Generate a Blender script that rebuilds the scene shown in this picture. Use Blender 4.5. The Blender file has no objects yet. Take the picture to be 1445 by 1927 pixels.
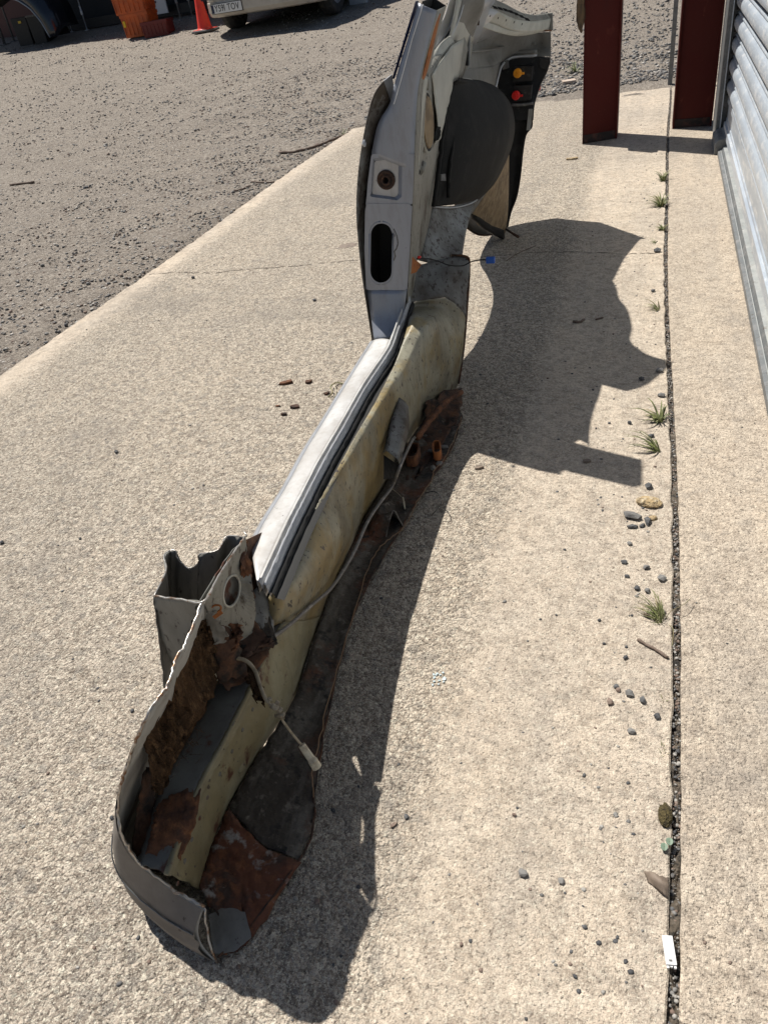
import bpy, math, random
import numpy as np
from mathutils import Vector
random.seed(7); RNG = np.random.default_rng(7)
PI = math.pi
scene = bpy.context.scene
COL = scene.collection

# ------------------------------------------------------------------ camera
F, CX, CY, H = 1407.0, 722.5, 963.5, 1.12
def _n(v): return v/np.linalg.norm(v)
dY = _n(np.array([1258-CX, -180-CY, F]))
vx = 332.0; vy = -(F*F+(1258-CX)*vx)/(-180-CY)
dZ = -_n(np.array([vx, vy, F])); dX = np.cross(dY, dZ)
R = np.array([dX, dY, dZ])
cam = bpy.data.cameras.new('camera'); camo = bpy.data.objects.new('camera', cam); COL.objects.link(camo)
cam.sensor_fit = 'VERTICAL'; cam.sensor_height = 36.0; cam.lens = 36.0*F/1927.0
cam.clip_start = 0.02; cam.clip_end = 500
from mathutils import Matrix
mw = Matrix(((R[0][0], -R[0][1], -R[0][2], 0), (R[1][0], -R[1][1], -R[1][2], 0), (R[2][0], -R[2][1], -R[2][2], H), (0, 0, 0, 1)))
camo.matrix_world = mw
scene.camera = camo
# ------------------------------------------------------------------ world and sun
world = bpy.data.worlds.new('World'); scene.world = world; world.use_nodes = True
wn = world.node_tree.nodes; wl = world.node_tree.links
sky = wn.new('ShaderNodeTexSky'); sky.sky_type = 'NISHITA'; sky.sun_disc = False
ELEV = math.radians(58.5)
SX, SY = 0.497, -0.345
sky.sun_elevation = ELEV; sky.sun_rotation = math.atan2(-SX, -SY)
bg = wn['Background']; bg.inputs['Strength'].default_value = 0.05
wl.new(sky.outputs[0], bg.inputs[0])
sun = bpy.data.lights.new('sun', 'SUN'); sun.energy = 5.0; sun.angle = math.radians(0.53); sun.color = (1, 0.955, 0.88)
suno = bpy.data.objects.new('sun', sun); COL.objects.link(suno)
suno.rotation_euler = Vector((SX, SY, -1)).to_track_quat('-Z', 'Y').to_euler()
scene.view_settings.view_transform = 'Standard'; scene.view_settings.look = 'None'
scene.view_settings.exposure = 0.33; scene.view_settings.gamma = 1.0
scene.render.engine = 'CYCLES'

# ------------------------------------------------------------------ measuring helpers: sight lines of the survey photograph met with known planes
O3 = np.array([0, 0, H])
def ray(px, py): return R@np.array([px-CX, py-CY, F])
def G(px, py, z=0.0):
    r = ray(px, py); return tuple(O3+(z-H)/r[2]*r)
def AY(px, py, Y):
    r = ray(px, py); return tuple(O3+Y/r[1]*r)
def AX(px, py, X):
    r = ray(px, py); return tuple(O3+X/r[0]*r)
def yard_z(x, y):
    a = 0.086*np.log1p(np.exp(np.minimum((y-6.8)*1.5, 40)))/1.5
    return -0.04+np.minimum(a, 1.3)+(0.012*np.sin(x*1.1+y*.7)+.009*np.sin(3.3*y-.5*x)+.005*np.sin(7.1*y-.9*x))*np.clip((-x-2.6)/2, 0, 1)
def T(px, py):
    r = ray(px, py)
    lo, t = 0, 0.5/np.linalg.norm(r)
    for i in range(6000):
        t2 = t+0.01/np.linalg.norm(r)
        p = O3+t2*r
        if p[2] < yard_z(p[0], p[1]): break
        t = t2
    return tuple(O3+t2*r)

# ------------------------------------------------------------------ material helpers
def lin(c):
    return tuple(c)+(1.0,)
def mat(name, base, rough=0.6, metal=0.0, layers=(), bumps=(), cells=None, spec=None, coat=0):
    """layers: (colour, scale, lo, hi, detail, (sx,sy,sz)); bumps: (scale, strength, distance[, detail])"""
    m = bpy.data.materials.new(name); m.use_nodes = True
    nt = m.node_tree; N = nt.nodes; L = nt.links
    b = N['Principled BSDF']; b.inputs['Roughness'].default_value = rough; b.inputs['Metallic'].default_value = metal
    if spec is not None: b.inputs['Specular IOR Level'].default_value = spec
    if coat: b.inputs['Coat Weight'].default_value = coat; b.inputs['Coat Roughness'].default_value = .15
    tc = N.new('ShaderNodeTexCoord'); src = tc.outputs['Object']
    rgb = N.new('ShaderNodeRGB'); rgb.outputs[0].default_value = lin(base); cur = rgb.outputs[0]
    roughcur = None
    for i, ly in enumerate(layers):
        col, sc, lo, hi = ly[:4]; det = ly[4] if len(ly) > 4 else 5; st = ly[5] if len(ly) > 5 else (1, 1, 1)
        mp = N.new('ShaderNodeMapping'); L.new(src, mp.inputs[0]); mp.inputs['Scale'].default_value = st
        mp.inputs['Location'].default_value = (i*3.7+sc*.01, i*1.9, i*5.3)
        nz = N.new('ShaderNodeTexNoise'); L.new(mp.outputs[0], nz.inputs[0]); nz.inputs['Scale'].default_value = sc; nz.inputs['Detail'].default_value = det; nz.inputs['Roughness'].default_value = .65
        mr = N.new('ShaderNodeMapRange'); L.new(nz.outputs['Fac'], mr.inputs[0]); mr.inputs[1].default_value = lo; mr.inputs[2].default_value = hi
        mr.inputs[4].default_value = ly[6] if len(ly) > 6 else 1.0
        mx = N.new('ShaderNodeMix'); mx.data_type = 'RGBA'; L.new(mr.outputs[0], mx.inputs[0]); L.new(cur, mx.inputs[6]); mx.inputs[7].default_value = lin(col)
        cur = mx.outputs[2]
    L.new(cur, b.inputs['Base Color'])
    prev = None
    for bp in bumps:
        nz = N.new('ShaderNodeTexNoise'); L.new(src, nz.inputs[0]); nz.inputs['Scale'].default_value = bp[0]; nz.inputs['Detail'].default_value = bp[3] if len(bp) > 3 else 4
        bn = N.new('ShaderNodeBump'); bn.inputs['Strength'].default_value = bp[1]; bn.inputs['Distance'].default_value = bp[2]
        L.new(nz.outputs['Fac'], bn.inputs['Height'])
        if prev: L.new(prev, bn.inputs['Normal'])
        prev = bn.outputs[0]
    if prev: L.new(prev, b.inputs['Normal'])
    m['b'] = 1
    return m

def concrete_material(name, base, dark, light, coarse_edge=None, smooth_left=None, coarse=1.0, tint=(.30, .27, .24)):
    m = bpy.data.materials.new(name); m.use_nodes = True
    nt = m.node_tree; N = nt.nodes; L = nt.links
    b = N['Principled BSDF']; b.inputs['Roughness'].default_value = .9; b.inputs['Specular IOR Level'].default_value = .25
    geo = N.new('ShaderNodeNewGeometry'); P = geo.outputs['Position']
    def noise(sc, det=4, rg=.6, stretch=None, off=0):
        s = P
        if stretch or off:
            mp = N.new('ShaderNodeMapping'); L.new(P, mp.inputs[0]); mp.inputs['Scale'].default_value = stretch or (1, 1, 1); mp.inputs['Location'].default_value = (off, off*2, 0); s = mp.outputs[0]
        n = N.new('ShaderNodeTexNoise'); L.new(s, n.inputs[0]); n.inputs['Scale'].default_value = sc; n.inputs['Detail'].default_value = det; n.inputs['Roughness'].default_value = rg
        return n.outputs['Fac']
    def mr(v, lo, hi, a=0.0, c=1.0):
        n = N.new('ShaderNodeMapRange'); L.new(v, n.inputs[0]); n.inputs[1].default_value = lo; n.inputs[2].default_value = hi; n.inputs[3].default_value = a; n.inputs[4].default_value = c
        return n.outputs[0]
    def mix(f, a, c):
        n = N.new('ShaderNodeMix'); n.data_type = 'RGBA'
        if isinstance(f, float): n.inputs[0].default_value = f
        else: L.new(f, n.inputs[0])
        for i, v in ((6, a), (7, c)):
            if isinstance(v, tuple): n.inputs[i].default_value = lin(v)
            else: L.new(v, n.inputs[i])
        return n.outputs[2]
    def mth(op, a, c):
        n = N.new('ShaderNodeMath'); n.operation = op
        for i, v in ((0, a), (1, c)):
            if isinstance(v, (int, float)): n.inputs[i].default_value = v
            else: L.new(v, n.inputs[i])
        return n.outputs[0]
    sep = N.new('ShaderNodeSeparateXYZ'); L.new(P, sep.inputs[0])
    # coarseness mask: 1 coarse, 0 fine
    if coarse_edge is not None:
        wob = mth('ADD', sep.outputs['X'], mth('MULTIPLY', noise(3.0), .12))
        cm = mr(wob, coarse_edge+.10, coarse_edge+.02, .35, 1.0)
        if smooth_left is not None:
            cm = mth('MULTIPLY', cm, mr(sep.outputs['X'], smooth_left, smooth_left+.12, .12, 1.0))
    else:
        v = N.new('ShaderNodeValue'); v.outputs[0].default_value = coarse; cm = v.outputs[0]
    # pebble cells
    wp = N.new('ShaderNodeMix'); wp.data_type = 'VECTOR'; 
    vor = N.new('ShaderNodeTexVoronoi'); vor.inputs['Scale'].default_value = 150; vor.inputs['Randomness'].default_value = 1
    nzc = N.new('ShaderNodeTexNoise'); L.new(P, nzc.inputs[0]); nzc.inputs['Scale'].default_value = 90
    va = N.new('ShaderNodeVectorMath'); va.operation = 'SCALE'; L.new(nzc.outputs['Color'], va.inputs[0]); va.inputs['Scale'].default_value = .008
    vb = N.new('ShaderNodeVectorMath'); vb.operation = 'ADD'; L.new(va.outputs[0], vb.inputs[0]); L.new(P, vb.inputs[1])
    L.new(vb.outputs[0], vor.inputs['Vector'])
    vor2 = N.new('ShaderNodeTexVoronoi'); vor2.inputs['Scale'].default_value = 62; L.new(vb.outputs[0], vor2.inputs['Vector'])
    sc1 = N.new('ShaderNodeSeparateColor'); L.new(vor.outputs['Color'], sc1.inputs[0])
    sc2 = N.new('ShaderNodeSeparateColor'); L.new(vor2.outputs['Color'], sc2.inputs[0])
    blot = noise(1.3, 6, .6); blot2 = noise(9, 5, .6, off=3)
    c = mix(mr(blot, .35, .65), base, tuple(.5*(base[i]+tint[i]) for i in range(3)))
    c = mix(mr(blot2, .42, .70, 0, .55), c, light)
    c = mix(mr(noise(2.0, 6, .65, stretch=(5, .35, 1), off=9), .42, .64, 0, .36), c, tuple(x*1.15 for x in tint))
    c = mix(mr(noise(28, 6, .8, off=7), .47, .62, 0, .55), c, dark)
    c = mix(mth('MULTIPLY', mr(noise(46, 5, .7, off=27), .50, .66), mth('MULTIPLY', cm, .85)), c, tuple(x*.9 for x in dark))
    c = mix(mth('MULTIPLY', mr(noise(120, 4, .75, off=37), .52, .62), mth('ADD', mth('MULTIPLY', cm, .50), .18)), c, tuple(x*.85 for x in dark))
    c = mix(mth('MULTIPLY', mr(noise(85, 4, .75, off=57), .54, .63), mth('ADD', mth('MULTIPLY', cm, .55), .15)), c, tuple(min(.85, x*1.25) for x in light))
    # individual cells : grey/dark/pale grains
    grain_d = mth('MULTIPLY', mr(sc1.outputs[0], .74, .80), mth('MULTIPLY', cm, .6))
    c = mix(grain_d, c, dark)
    grain_l = mth('MULTIPLY', mr(sc1.outputs[1], .80, .86), mth('MULTIPLY', cm, .6))
    c = mix(grain_l, c, light)
    big = mth('MULTIPLY', mr(sc2.outputs[0], .86, .90), mth('MULTIPLY', cm, .55))
    c = mix(big, c, tuple(x*.8 for x in tint))
    # dark pits
    pit = mth('MULTIPLY', mr(noise(140, 3, .7, off=11), .60, .68), mth('ADD', mth('MULTIPLY', cm, .6), .15))
    c = mix(pit, c, tuple(x*.45 for x in dark))
    fine = mth('MULTIPLY', mr(noise(330, 3, .8, off=31), .53, .63), mth('ADD', mth('MULTIPLY', cm, .62), .30))
    c = mix(fine, c, tuple(x*.9 for x in dark))
    pale = mth('MULTIPLY', mr(noise(280, 3, .8, off=43), .55, .64), mth('ADD', mth('MULTIPLY', cm, .6), .25))
    c = mix(pale, c, tuple(min(.82, x*1.22) for x in light))
    c = mix(mr(noise(.9, 8, .72, off=71), .56, .66, 0, .42), c, tuple(x*.8 for x in tint))
    # brown and green stains of random shape
    c = mix(mr(noise(2.2, 7, .7, off=19), .60, .72, 0, .35), c, tuple(x*.75 for x in tint))
    L.new(c, b.inputs['Base Color'])
    # relief
    h = mth('MULTIPLY', mth('SUBTRACT', 1.0, vor2.outputs['Distance']), .5)
    h = mth('ADD', h, mth('MULTIPLY', mth('SUBTRACT', .8, vor.outputs['Distance']), .6))
    h = mth('ADD', h, mth('MULTIPLY', noise(260, 3, .7), .5))
    h = mth('ADD', h, mth('MULTIPLY', noise(45, 4, .7, off=5), 1.1))
    h = mth('MULTIPLY', h, cm)
    h = mth('SUBTRACT', h, mth('MULTIPLY', pit, .6))
    h = mth('ADD', h, mth('MULTIPLY', noise(320, 2, .7, off=2), .35))
    bn = N.new('ShaderNodeBump'); bn.inputs['Strength'].default_value = 1.0; bn.inputs['Distance'].default_value = .0085
    L.new(h, bn.inputs['Height']); L.new(bn.outputs[0], b.inputs['Normal'])
    return m

def paint_material(name, base, stain, rust, rough=.45, metal=0.0, rust_lo=.62, stain_lo=.45, stretch=(1, 1, .35), speck=(.05, .04, .035), speck_lo=.66, wax=None, wax_lo=.5, stain_amt=.7, bump=.15):
    ly = []
    if wax: ly.append((wax, 5, wax_lo, wax_lo+.10, 5, stretch, .9))
    ly.append((stain, 9, stain_lo, stain_lo+.28, 7, stretch, stain_amt))
    ly.append((stain, 70, .5, .75, 5, (1, 1, .25), .45))
    ly.append((rust, 11, rust_lo, rust_lo+.05, 8, (1, 1, .6)))
    ly.append((speck, 90, speck_lo, speck_lo+.04, 4, (1, 1, .6)))
    return mat(name, base, rough, metal, ly, ((60, bump, .002), (9, bump*.8, .006)))

M = {}
M['slab'] = concrete_material('slab_concrete', (.665, .55, .425), (.185, .148, .118), (.735, .64, .525), coarse_edge=-.30, smooth_left=-2.34)
M['apron'] = concrete_material('apron_concrete', (.63, .52, .40), (.22, .178, .14), (.69, .60, .485), coarse=.5)
def gravel_material():
    m = concrete_material('gravel', (.355, .298, .24), (.13, .106, .086), (.50, .45, .385), coarse=1.0, tint=(.24, .205, .175))
    for n in m.node_tree.nodes:
        if n.type == 'TEX_VORONOI': n.inputs['Scale'].default_value = 75 if n.inputs['Scale'].default_value > 100 else 38
        if n.type == 'BUMP': n.inputs['Distance'].default_value = .012
        if n.type == 'MAPPING' and abs(n.inputs['Scale'].default_value[0]-5) < .01: n.inputs['Scale'].default_value = (.5, 3.2, 1)
        if n.type == 'MAP_RANGE' and abs(n.inputs[4].default_value-.36) < .001: n.inputs[4].default_value = .75
    return m
M['gravel'] = gravel_material()
M['stone'] = mat('grey_stone', (.14, .135, .13), .85, 0, [((.26, .25, .235), 30, .4, .7), ((.06, .06, .062), 60, .55, .7)], ((120, .6, .002),))
M['stone_dark'] = mat('dark_stone', (.055, .056, .06), .8, 0, [((.15, .15, .15), 60, .45, .7)], ((160, .6, .002),))
M['stone_brown'] = mat('brown_stone', (.17, .12, .095), .85, 0, [((.28, .22, .18), 60, .45, .7)], ((160, .6, .002),))
M['stone_pale'] = mat('pale_stone', (.36, .34, .31), .85, 0, [((.2, .19, .17), 60, .45, .7)], ((160, .6, .002),))
M['chips'] = mat('gravel_chips', (.30, .27, .24), .85, 0, [((.48, .45, .41), 14, .5, .58, 2), ((.13, .12, .11), 17, .55, .62, 2)], ((160, .6, .002),))
M['soil'] = mat('joint_soil', (.085, .068, .05), .95, 0, [((.18, .15, .12), 90, .5, .62), ((.02, .018, .015), 60, .5, .6)], ((140, 1, .006),))
M['skin_dusty'] = paint_material('dusty_scuffed_paint', (.20, .18, .16), (.12, .10, .085), (.10, .06, .04), rough=.6, metal=.1, rust_lo=.72, stain_lo=.42, stretch=(1, 1, 1), speck_lo=.66, bump=.3)
M['skin_pale'] = paint_material('pale_inner_primer', (.36, .355, .335), (.17, .155, .13), (.12, .05, .022), rough=.6, rust_lo=.60, stain_lo=.47, stretch=(1, 1, 1), speck_lo=.68)
M['skin_in'] = paint_material('body_inner_grey', (.185, .18, .165), (.085, .078, .066), (.10, .045, .02), rough=.6, rust_lo=.66)
M['skin'] = paint_material('silver_paint', (.42, .43, .45), (.25, .24, .225), (.12, .055, .03), rough=.32, metal=.35, rust_lo=.70, stain_lo=.5, speck_lo=.70)
M['jamb'] = paint_material('silver_jamb_paint', (.29, .31, .355), (.20, .19, .185), (.10, .05, .03), rough=.38, metal=.3, rust_lo=.74, stain_lo=.55, speck_lo=.70, bump=.05, stain_amt=.4)
M['tread'] = paint_material('silver_sill_tread', (.56, .555, .545), (.30, .27, .235), (.16, .09, .05), rough=.45, metal=.15, rust_lo=.74, stain_lo=.40, stretch=(1, .7, 1), speck_lo=.70, bump=.12)
M['inner'] = paint_material('waxed_sill_paint', (.31, .295, .225), (.085, .068, .042), (.08, .035, .018), rough=.42, rust_lo=.635, stain_lo=.42, stretch=(1, 1, .7), wax=(.29, .215, .09), wax_lo=.49, speck_lo=.60, bump=.4)
M['inner_near'] = paint_material('sill_primer_cream', (.26, .245, .165), (.10, .085, .052), (.075, .028, .015), rough=.55, rust_lo=.60, stain_lo=.43, stretch=(1, 1, .8), wax=(.21, .18, .10), wax_lo=.52, speck_lo=.64, bump=.25)
M['sill_top'] = paint_material('sill_top_grey', (.13, .13, .12), (.055, .05, .042), (.075, .025, .013), rough=.75, rust_lo=.55, stain_lo=.42, speck_lo=.66, bump=.3)
M['white'] = paint_material('old_white_paint', (.44, .435, .385), (.22, .21, .175), (.11, .07, .045), rough=.4, rust_lo=.70, stain_lo=.46, speck_lo=.70, bump=.15)
M['white_dirty'] = paint_material('dirty_white_paint', (.25, .245, .215), (.09, .082, .066), (.06, .045, .03), rough=.55, rust_lo=.60, stain_lo=.42, speck_lo=.60, bump=.3)
M['mottled'] = paint_material('mottled_scraped_metal', (.21, .22, .22), (.07, .06, .05), (.05, .04, .03), rough=.6, rust_lo=.56, stain_lo=.36, stretch=(1, 1, 1), speck_lo=.56, bump=.5, stain_amt=1.0)
M['tar'] = mat('black_underseal', (.008, .008, .008), .8, 0, [((.02, .019, .018), 12, .5, .7), ((.06, .055, .05), 120, .66, .72)], ((180, .5, .002), (30, .35, .004)), spec=.25)
M['floor'] = mat('rusty_tarred_floor', (.055, .044, .034), .8, 0, [((.13, .115, .095), 9, .50, .64, 8, (2.2, .6, 1)), ((.12, .045, .022), 7, .54, .64, 8), ((.16, .14, .115), 45, .58, .66, 6), ((.02, .018, .016), 30, .55, .65)], ((90, 1, .006), (14, .9, .014)))
M['floor_front'] = mat('rusty_floor_front', (.13, .045, .022), .8, 0, [((.05, .028, .02), 13, .45, .6), ((.30, .28, .26), 15, .56, .63), ((.20, .075, .03), 60, .5, .7)], ((90, .9, .004), (22, .5, .008)))
M['rust'] = mat('rust', (.15, .062, .028), .9, 0, [((.06, .028, .018), 30, .45, .6), ((.26, .11, .045), 60, .55, .7)], ((120, .9, .003),))
M['rust_dark'] = mat('dark_rust', (.065, .034, .022), .92, 0, [((.13, .06, .03), 25, .5, .65), ((.02, .016, .014), 20, .5, .62)], ((90, .9, .004),))
M['orange_rust'] = mat('orange_rust', (.34, .12, .035), .85, 0, [((.16, .055, .022), 50, .5, .65)], ((120, .8, .002),))
M['hair'] = mat('brown_fibre_mat', (.078, .046, .026), 1.0, 0, [((.035, .022, .014), 22, .45, .6, 7, (1, 1, .5)), ((.15, .092, .05), 120, .5, .7, 4, (1, 1, .25))], ((260, 1, .006), (50, 1, .012)), spec=.1)
M['brown_sheet'] = mat('brown_stained_sheet', (.25, .175, .095), .75, 0, [((.15, .10, .055), 14, .45, .6), ((.33, .25, .15), 40, .5, .7)], ((60, .3, .003),))
M['edge'] = mat('cut_bare_steel', (.45, .43, .40), .4, .8, [((.22, .13, .08), 40, .5, .62)], ((200, .6, .001),))
M['black'] = mat('black_plastic', (.010, .010, .011), .5, 0, [((.05, .048, .045), 40, .55, .7)], ((90, .2, .001),))
M['deep'] = mat('cavity_black', (.012, .012, .012), .8)  # near-black: shade of holes and hollows painted in; also dark dirt and wires
M['rubber'] = mat('grey_rubber', (.10, .10, .10), .6, 0, [((.19, .18, .17), 40, .5, .65)], ((150, .3, .001),))
M['amber'] = mat('amber_bulb_holder', (.85, .33, .012), .4)
M['red'] = mat('red_bulb_holder', (.72, .012, .01), .4)
M['blue'] = mat('blue_connector', (.01, .09, .42), .4)
M['wire_buff'] = mat('buff_wire', (.36, .30, .21), .6, 0, [((.2, .16, .1), 60, .5, .65)])
M['wire_brown'] = mat('copper_brown_wire', (.26, .16, .09), .5)
M['wire_grey'] = mat('grey_cable', (.15, .14, .13), .5, 0, [((.28, .26, .24), 50, .5, .65)])
M['connector'] = mat('cream_connector', (.55, .50, .38), .5, 0, [((.35, .3, .22), 60, .5, .65)])
M['oxide'] = mat('red_oxide_paint', (.075, .010, .007), .6, 0, [((.16, .045, .03), 9, .60, .66, 8, (1, 1, .5), .6), ((.075, .008, .006), 7, .4, .65), ((.2, .04, .03), 160, .66, .70), ((.05, .012, .01), 3, .5, .7, 4, (1, 1, .3))], ((40, .2, .002),), spec=.2)
M['oxide_base'] = mat('dark_steel_base', (.03, .022, .02), .85, 0, [((.09, .04, .03), 30, .5, .65)], ((60, .5, .003),))
M['galv'] = mat('galvanised_steel', (.53, .585, .645), .38, .35, [((.40, .45, .51), 6, .4, .65, 4, (1, .3, 1)), ((.70, .72, .74), 40, .5, .7, 4, (1, .2, 1)), ((.32, .31, .30), 120, .68, .74)], ((25, .08, .003),))
M['grey_paint'] = mat('grey_painted_steel', (.30, .32, .32), .55, .1, [((.40, .41, .40), 10, .45, .65), ((.22, .2, .18), 60, .58, .7)], ((60, .2, .002),))
M['dark_grey'] = mat('dark_grey_trim', (.13, .14, .145), .55, .1, [((.2, .2, .2), 20, .45, .65), ((.08, .07, .06), 60, .58, .7)], ((60, .3, .002),))
M['grit'] = mat('brown_grit', (.20, .15, .11), .95, 0, [((.10, .075, .055), 120, .45, .6)], ((200, 1, .004),))
M['green'] = mat('weed_green', (.115, .125, .052), .6, 0, [((.17, .19, .06), 30, .45, .65)])
M['drygrass'] = mat('dry_grass', (.30, .25, .14), .7, 0, [((.12, .15, .05), 30, .45, .65)])
M['moss'] = mat('brown_moss', (.075, .058, .022), 1, 0, [((.13, .10, .04), 200, .45, .65), ((.03, .022, .012), 150, .5, .65)], ((300, 1, .008),))
M['leaf_grey'] = mat('sage_leaf', (.16, .22, .16), .6)
M['deadleaf'] = mat('dead_leaf', (.20, .155, .12), .7, 0, [((.12, .09, .07), 40, .45, .65)])
M['twig'] = mat('twig_bark', (.12, .085, .065), .85, 0, [((.2, .15, .12), 60, .45, .65)], ((200, .6, .001),))
M['wood'] = mat('weathered_wood', (.13, .085, .045), .8, 0, [((.055, .038, .025), 14, .45, .65, 6, (3, 3, .3))], ((60, .6, .003),))
M['whiteplastic'] = mat('white_plastic', (.80, .80, .80), .35)
M['cone'] = mat('cone_red', (.80, .045, .018), .45, 0, [((.55, .035, .02), 9, .5, .7)])
M['orange_crate'] = mat('orange_crate', (.60, .12, .02), .5, 0, [((.42, .085, .02), 8, .45, .65)])
M['darkred_crate'] = mat('dark_red_crate', (.15, .02, .015), .5)
M['car_cream'] = mat('van_cream_paint', (.50, .46, .39), .35, 0, [((.40, .36, .30), 5, .45, .7)], coat=.3)
M['car_dark'] = mat('dark_blue_car_paint', (.012, .015, .022), .18, .2, coat=.6)
M['glass'] = mat('window_glass', (.02, .025, .028), .06, 0)
M['tyre'] = mat('tyre_rubber', (.03, .03, .03), .85, 0, [((.08, .07, .06), 12, .5, .7)])
M['alloy'] = mat('wheel_metal', (.35, .35, .36), .35, .7)
M['plate'] = mat('plate_white', (.75, .75, .72), .4)
M['ink'] = mat('plate_black_lettering', (.012, .012, .013), .5)
M['lens'] = mat('headlamp_lens', (.35, .37, .38), .12, .2)
M['lightblue'] = mat('pale_blue_panel', (.25, .30, .36), .4, .2)
M['maroon'] = mat('maroon_cladding', (.07, .018, .016), .6)
M['darkshed'] = mat('black_shed_cladding', (.012, .013, .015), .8)
M['blueglue'] = mat('blue_foil', (.012, .018, .06), .4)
M['shed_wall'] = mat('shed_cladding', (.25, .27, .28), .5, .3)

# ------------------------------------------------------------------ object helpers
def origin_of(o):
    v = Vector((0, 0, 0))
    while o: v += o.location; o = o.parent
    return v
def obj(name, verts, faces, m, parent=None, smooth=False, thick=0, off=0, label=None, kind=None, cat=None, group=None, bevel=0, subd=0, mats=None, fmats=None):
    me = bpy.data.meshes.new(name)
    base = origin_of(parent) if parent else Vector((0, 0, 0))
    if base.length: verts = [(v[0]-base.x, v[1]-base.y, v[2]-base.z) for v in verts]
    me.from_pydata([tuple(map(float, v)) for v in verts], [], faces)
    me.materials.append(m)
    if mats:
        for x in mats: me.materials.append(x)
        for p, k in zip(me.polygons, fmats): p.material_index = k
    if smooth: me.polygons.foreach_set('use_smooth', [True]*len(me.polygons))
    me.update()
    o = bpy.data.objects.new(name, me); COL.objects.link(o)
    if parent: o.parent = parent
    if thick:
        s = o.modifiers.new('solid', 'SOLIDIFY'); s.thickness = thick; s.offset = off
    if bevel:
        s = o.modifiers.new('bev', 'BEVEL'); s.width = bevel; s.segments = 2; s.limit_method = 'ANGLE'
    if subd:
        s = o.modifiers.new('sub', 'SUBSURF'); s.levels = subd; s.render_levels = subd
    if label: o['label'] = label
    if kind: o['kind'] = kind
    if cat: o['category'] = cat
    if group: o['group'] = group
    return o
def thing(name, label, cat, loc=(0, 0, 0), rz=0, group=None):
    o = bpy.data.objects.new(name, None); o.empty_display_size = .05; COL.objects.link(o)
    o.location = loc; o.rotation_euler = (0, 0, rz); o['label'] = label; o['category'] = cat
    if group: o['group'] = group
    return o
class MB:
    def __init__(s): s.v = []; s.f = []
    def add(s, v, f):
        k = len(s.v); s.v += list(v); s.f += [tuple(i+k for i in q) for q in f]; return s
    def box(s, x0, x1, y0, y1, z0, z1):
        return s.add([(x, y, z) for z in (z0, z1) for y in (y0, y1) for x in (x0, x1)],
                     [(0, 2, 3, 1), (4, 5, 7, 6), (0, 1, 5, 4), (2, 6, 7, 3), (0, 4, 6, 2), (1, 3, 7, 5)])
    def tube(s, pts, r, seg=8, cap=True):
        pts = [Vector(p) for p in pts]; n = len(pts); rr = r if hasattr(r, '__len__') else [r]*n
        rings = []; up = Vector((0, 0, 1))
        for i, p in enumerate(pts):
            t = (pts[min(i+1, n-1)]-pts[max(i-1, 0)]).normalized()
            if abs(t.dot(up)) > .95: up = Vector((1, 0, 0))
            a = t.cross(up).normalized(); c = a.cross(t).normalized()
            rings.append([tuple(p+rr[i]*(math.cos(2*PI*k/seg)*a+math.sin(2*PI*k/seg)*c)) for k in range(seg)])
        v = [q for ring in rings for q in ring]; f = []
        for i in range(n-1):
            for k in range(seg):
                f.append((i*seg+k, i*seg+(k+1) % seg, (i+1)*seg+(k+1) % seg, (i+1)*seg+k))
        if cap: f.append(tuple(range(seg))[::-1]); f.append(tuple((n-1)*seg+k for k in range(seg)))
        return s.add(v, f)
    def lathe(s, c, prof, seg=24, axis='z'):
        v = []; f = []
        for r, h in prof:
            for k in range(seg):
                a = 2*PI*k/seg; p = (r*math.cos(a), r*math.sin(a), h)
                if axis == 'y': p = (p[0], h, p[1])
                if axis == 'x': p = (h, p[0], p[1])
                v.append((c[0]+p[0], c[1]+p[1], c[2]+p[2]))
        for i in range(len(prof)-1):
            for k in range(seg): f.append((i*seg+k, i*seg+(k+1) % seg, (i+1)*seg+(k+1) % seg, (i+1)*seg+k))
        return s.add(v, f)
    def rock(s, c, r, sq=(1, 1, .7), n=12, jag=.25, rz=None):
        # icosahedron-like lump of one subdivision with jitter
        base = ICO_V; a = random.uniform(0, 2*PI) if rz is None else rz; ca, sa = math.cos(a), math.sin(a); v = []
        for p in base:
            k = r*(1+random.uniform(-jag, jag)); x, y, z = p[0]*k*sq[0], p[1]*k*sq[1], p[2]*k*sq[2]
            v.append((c[0]+x*ca-y*sa, c[1]+x*sa+y*ca, c[2]+z))
        return s.add(v, ICO_F)
    def out(s, name, m, parent=None, **kw): return obj(name, s.v, s.f, m, parent, **kw)
t_ = (1+5**.5)/2
ICO_V = [tuple(Vector(p).normalized()) for p in [(-1, t_, 0), (1, t_, 0), (-1, -t_, 0), (1, -t_, 0), (0, -1, t_), (0, 1, t_), (0, -1, -t_), (0, 1, -t_), (t_, 0, -1), (t_, 0, 1), (-t_, 0, -1), (-t_, 0, 1)]]
ICO_F = [(0, 11, 5), (0, 5, 1), (0, 1, 7), (0, 7, 10), (0, 10, 11), (1, 5, 9), (5, 11, 4), (11, 10, 2), (10, 7, 6), (7, 1, 8), (3, 9, 4), (3, 4, 2), (3, 2, 6), (3, 6, 8), (3, 8, 9), (4, 9, 5), (2, 4, 11), (6, 2, 10), (8, 6, 7), (9, 8, 1)]
def subdiv_ico(n=1):
    V = [Vector(p) for p in ICO_V]; Fc = list(ICO_F)
    for _ in range(n):
        cache = {}; nf = []
        def mid(a, b):
            k = (min(a, b), max(a, b))
            if k not in cache: V.append(((V[a]+V[b])/2).normalized()); cache[k] = len(V)-1
            return cache[k]
        for a, b, c in Fc:
            x, y, z = mid(a, b), mid(b, c), mid(c, a); nf += [(a, x, z), (b, y, x), (c, z, y), (x, y, z)]
        Fc = nf
    return V, Fc
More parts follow.
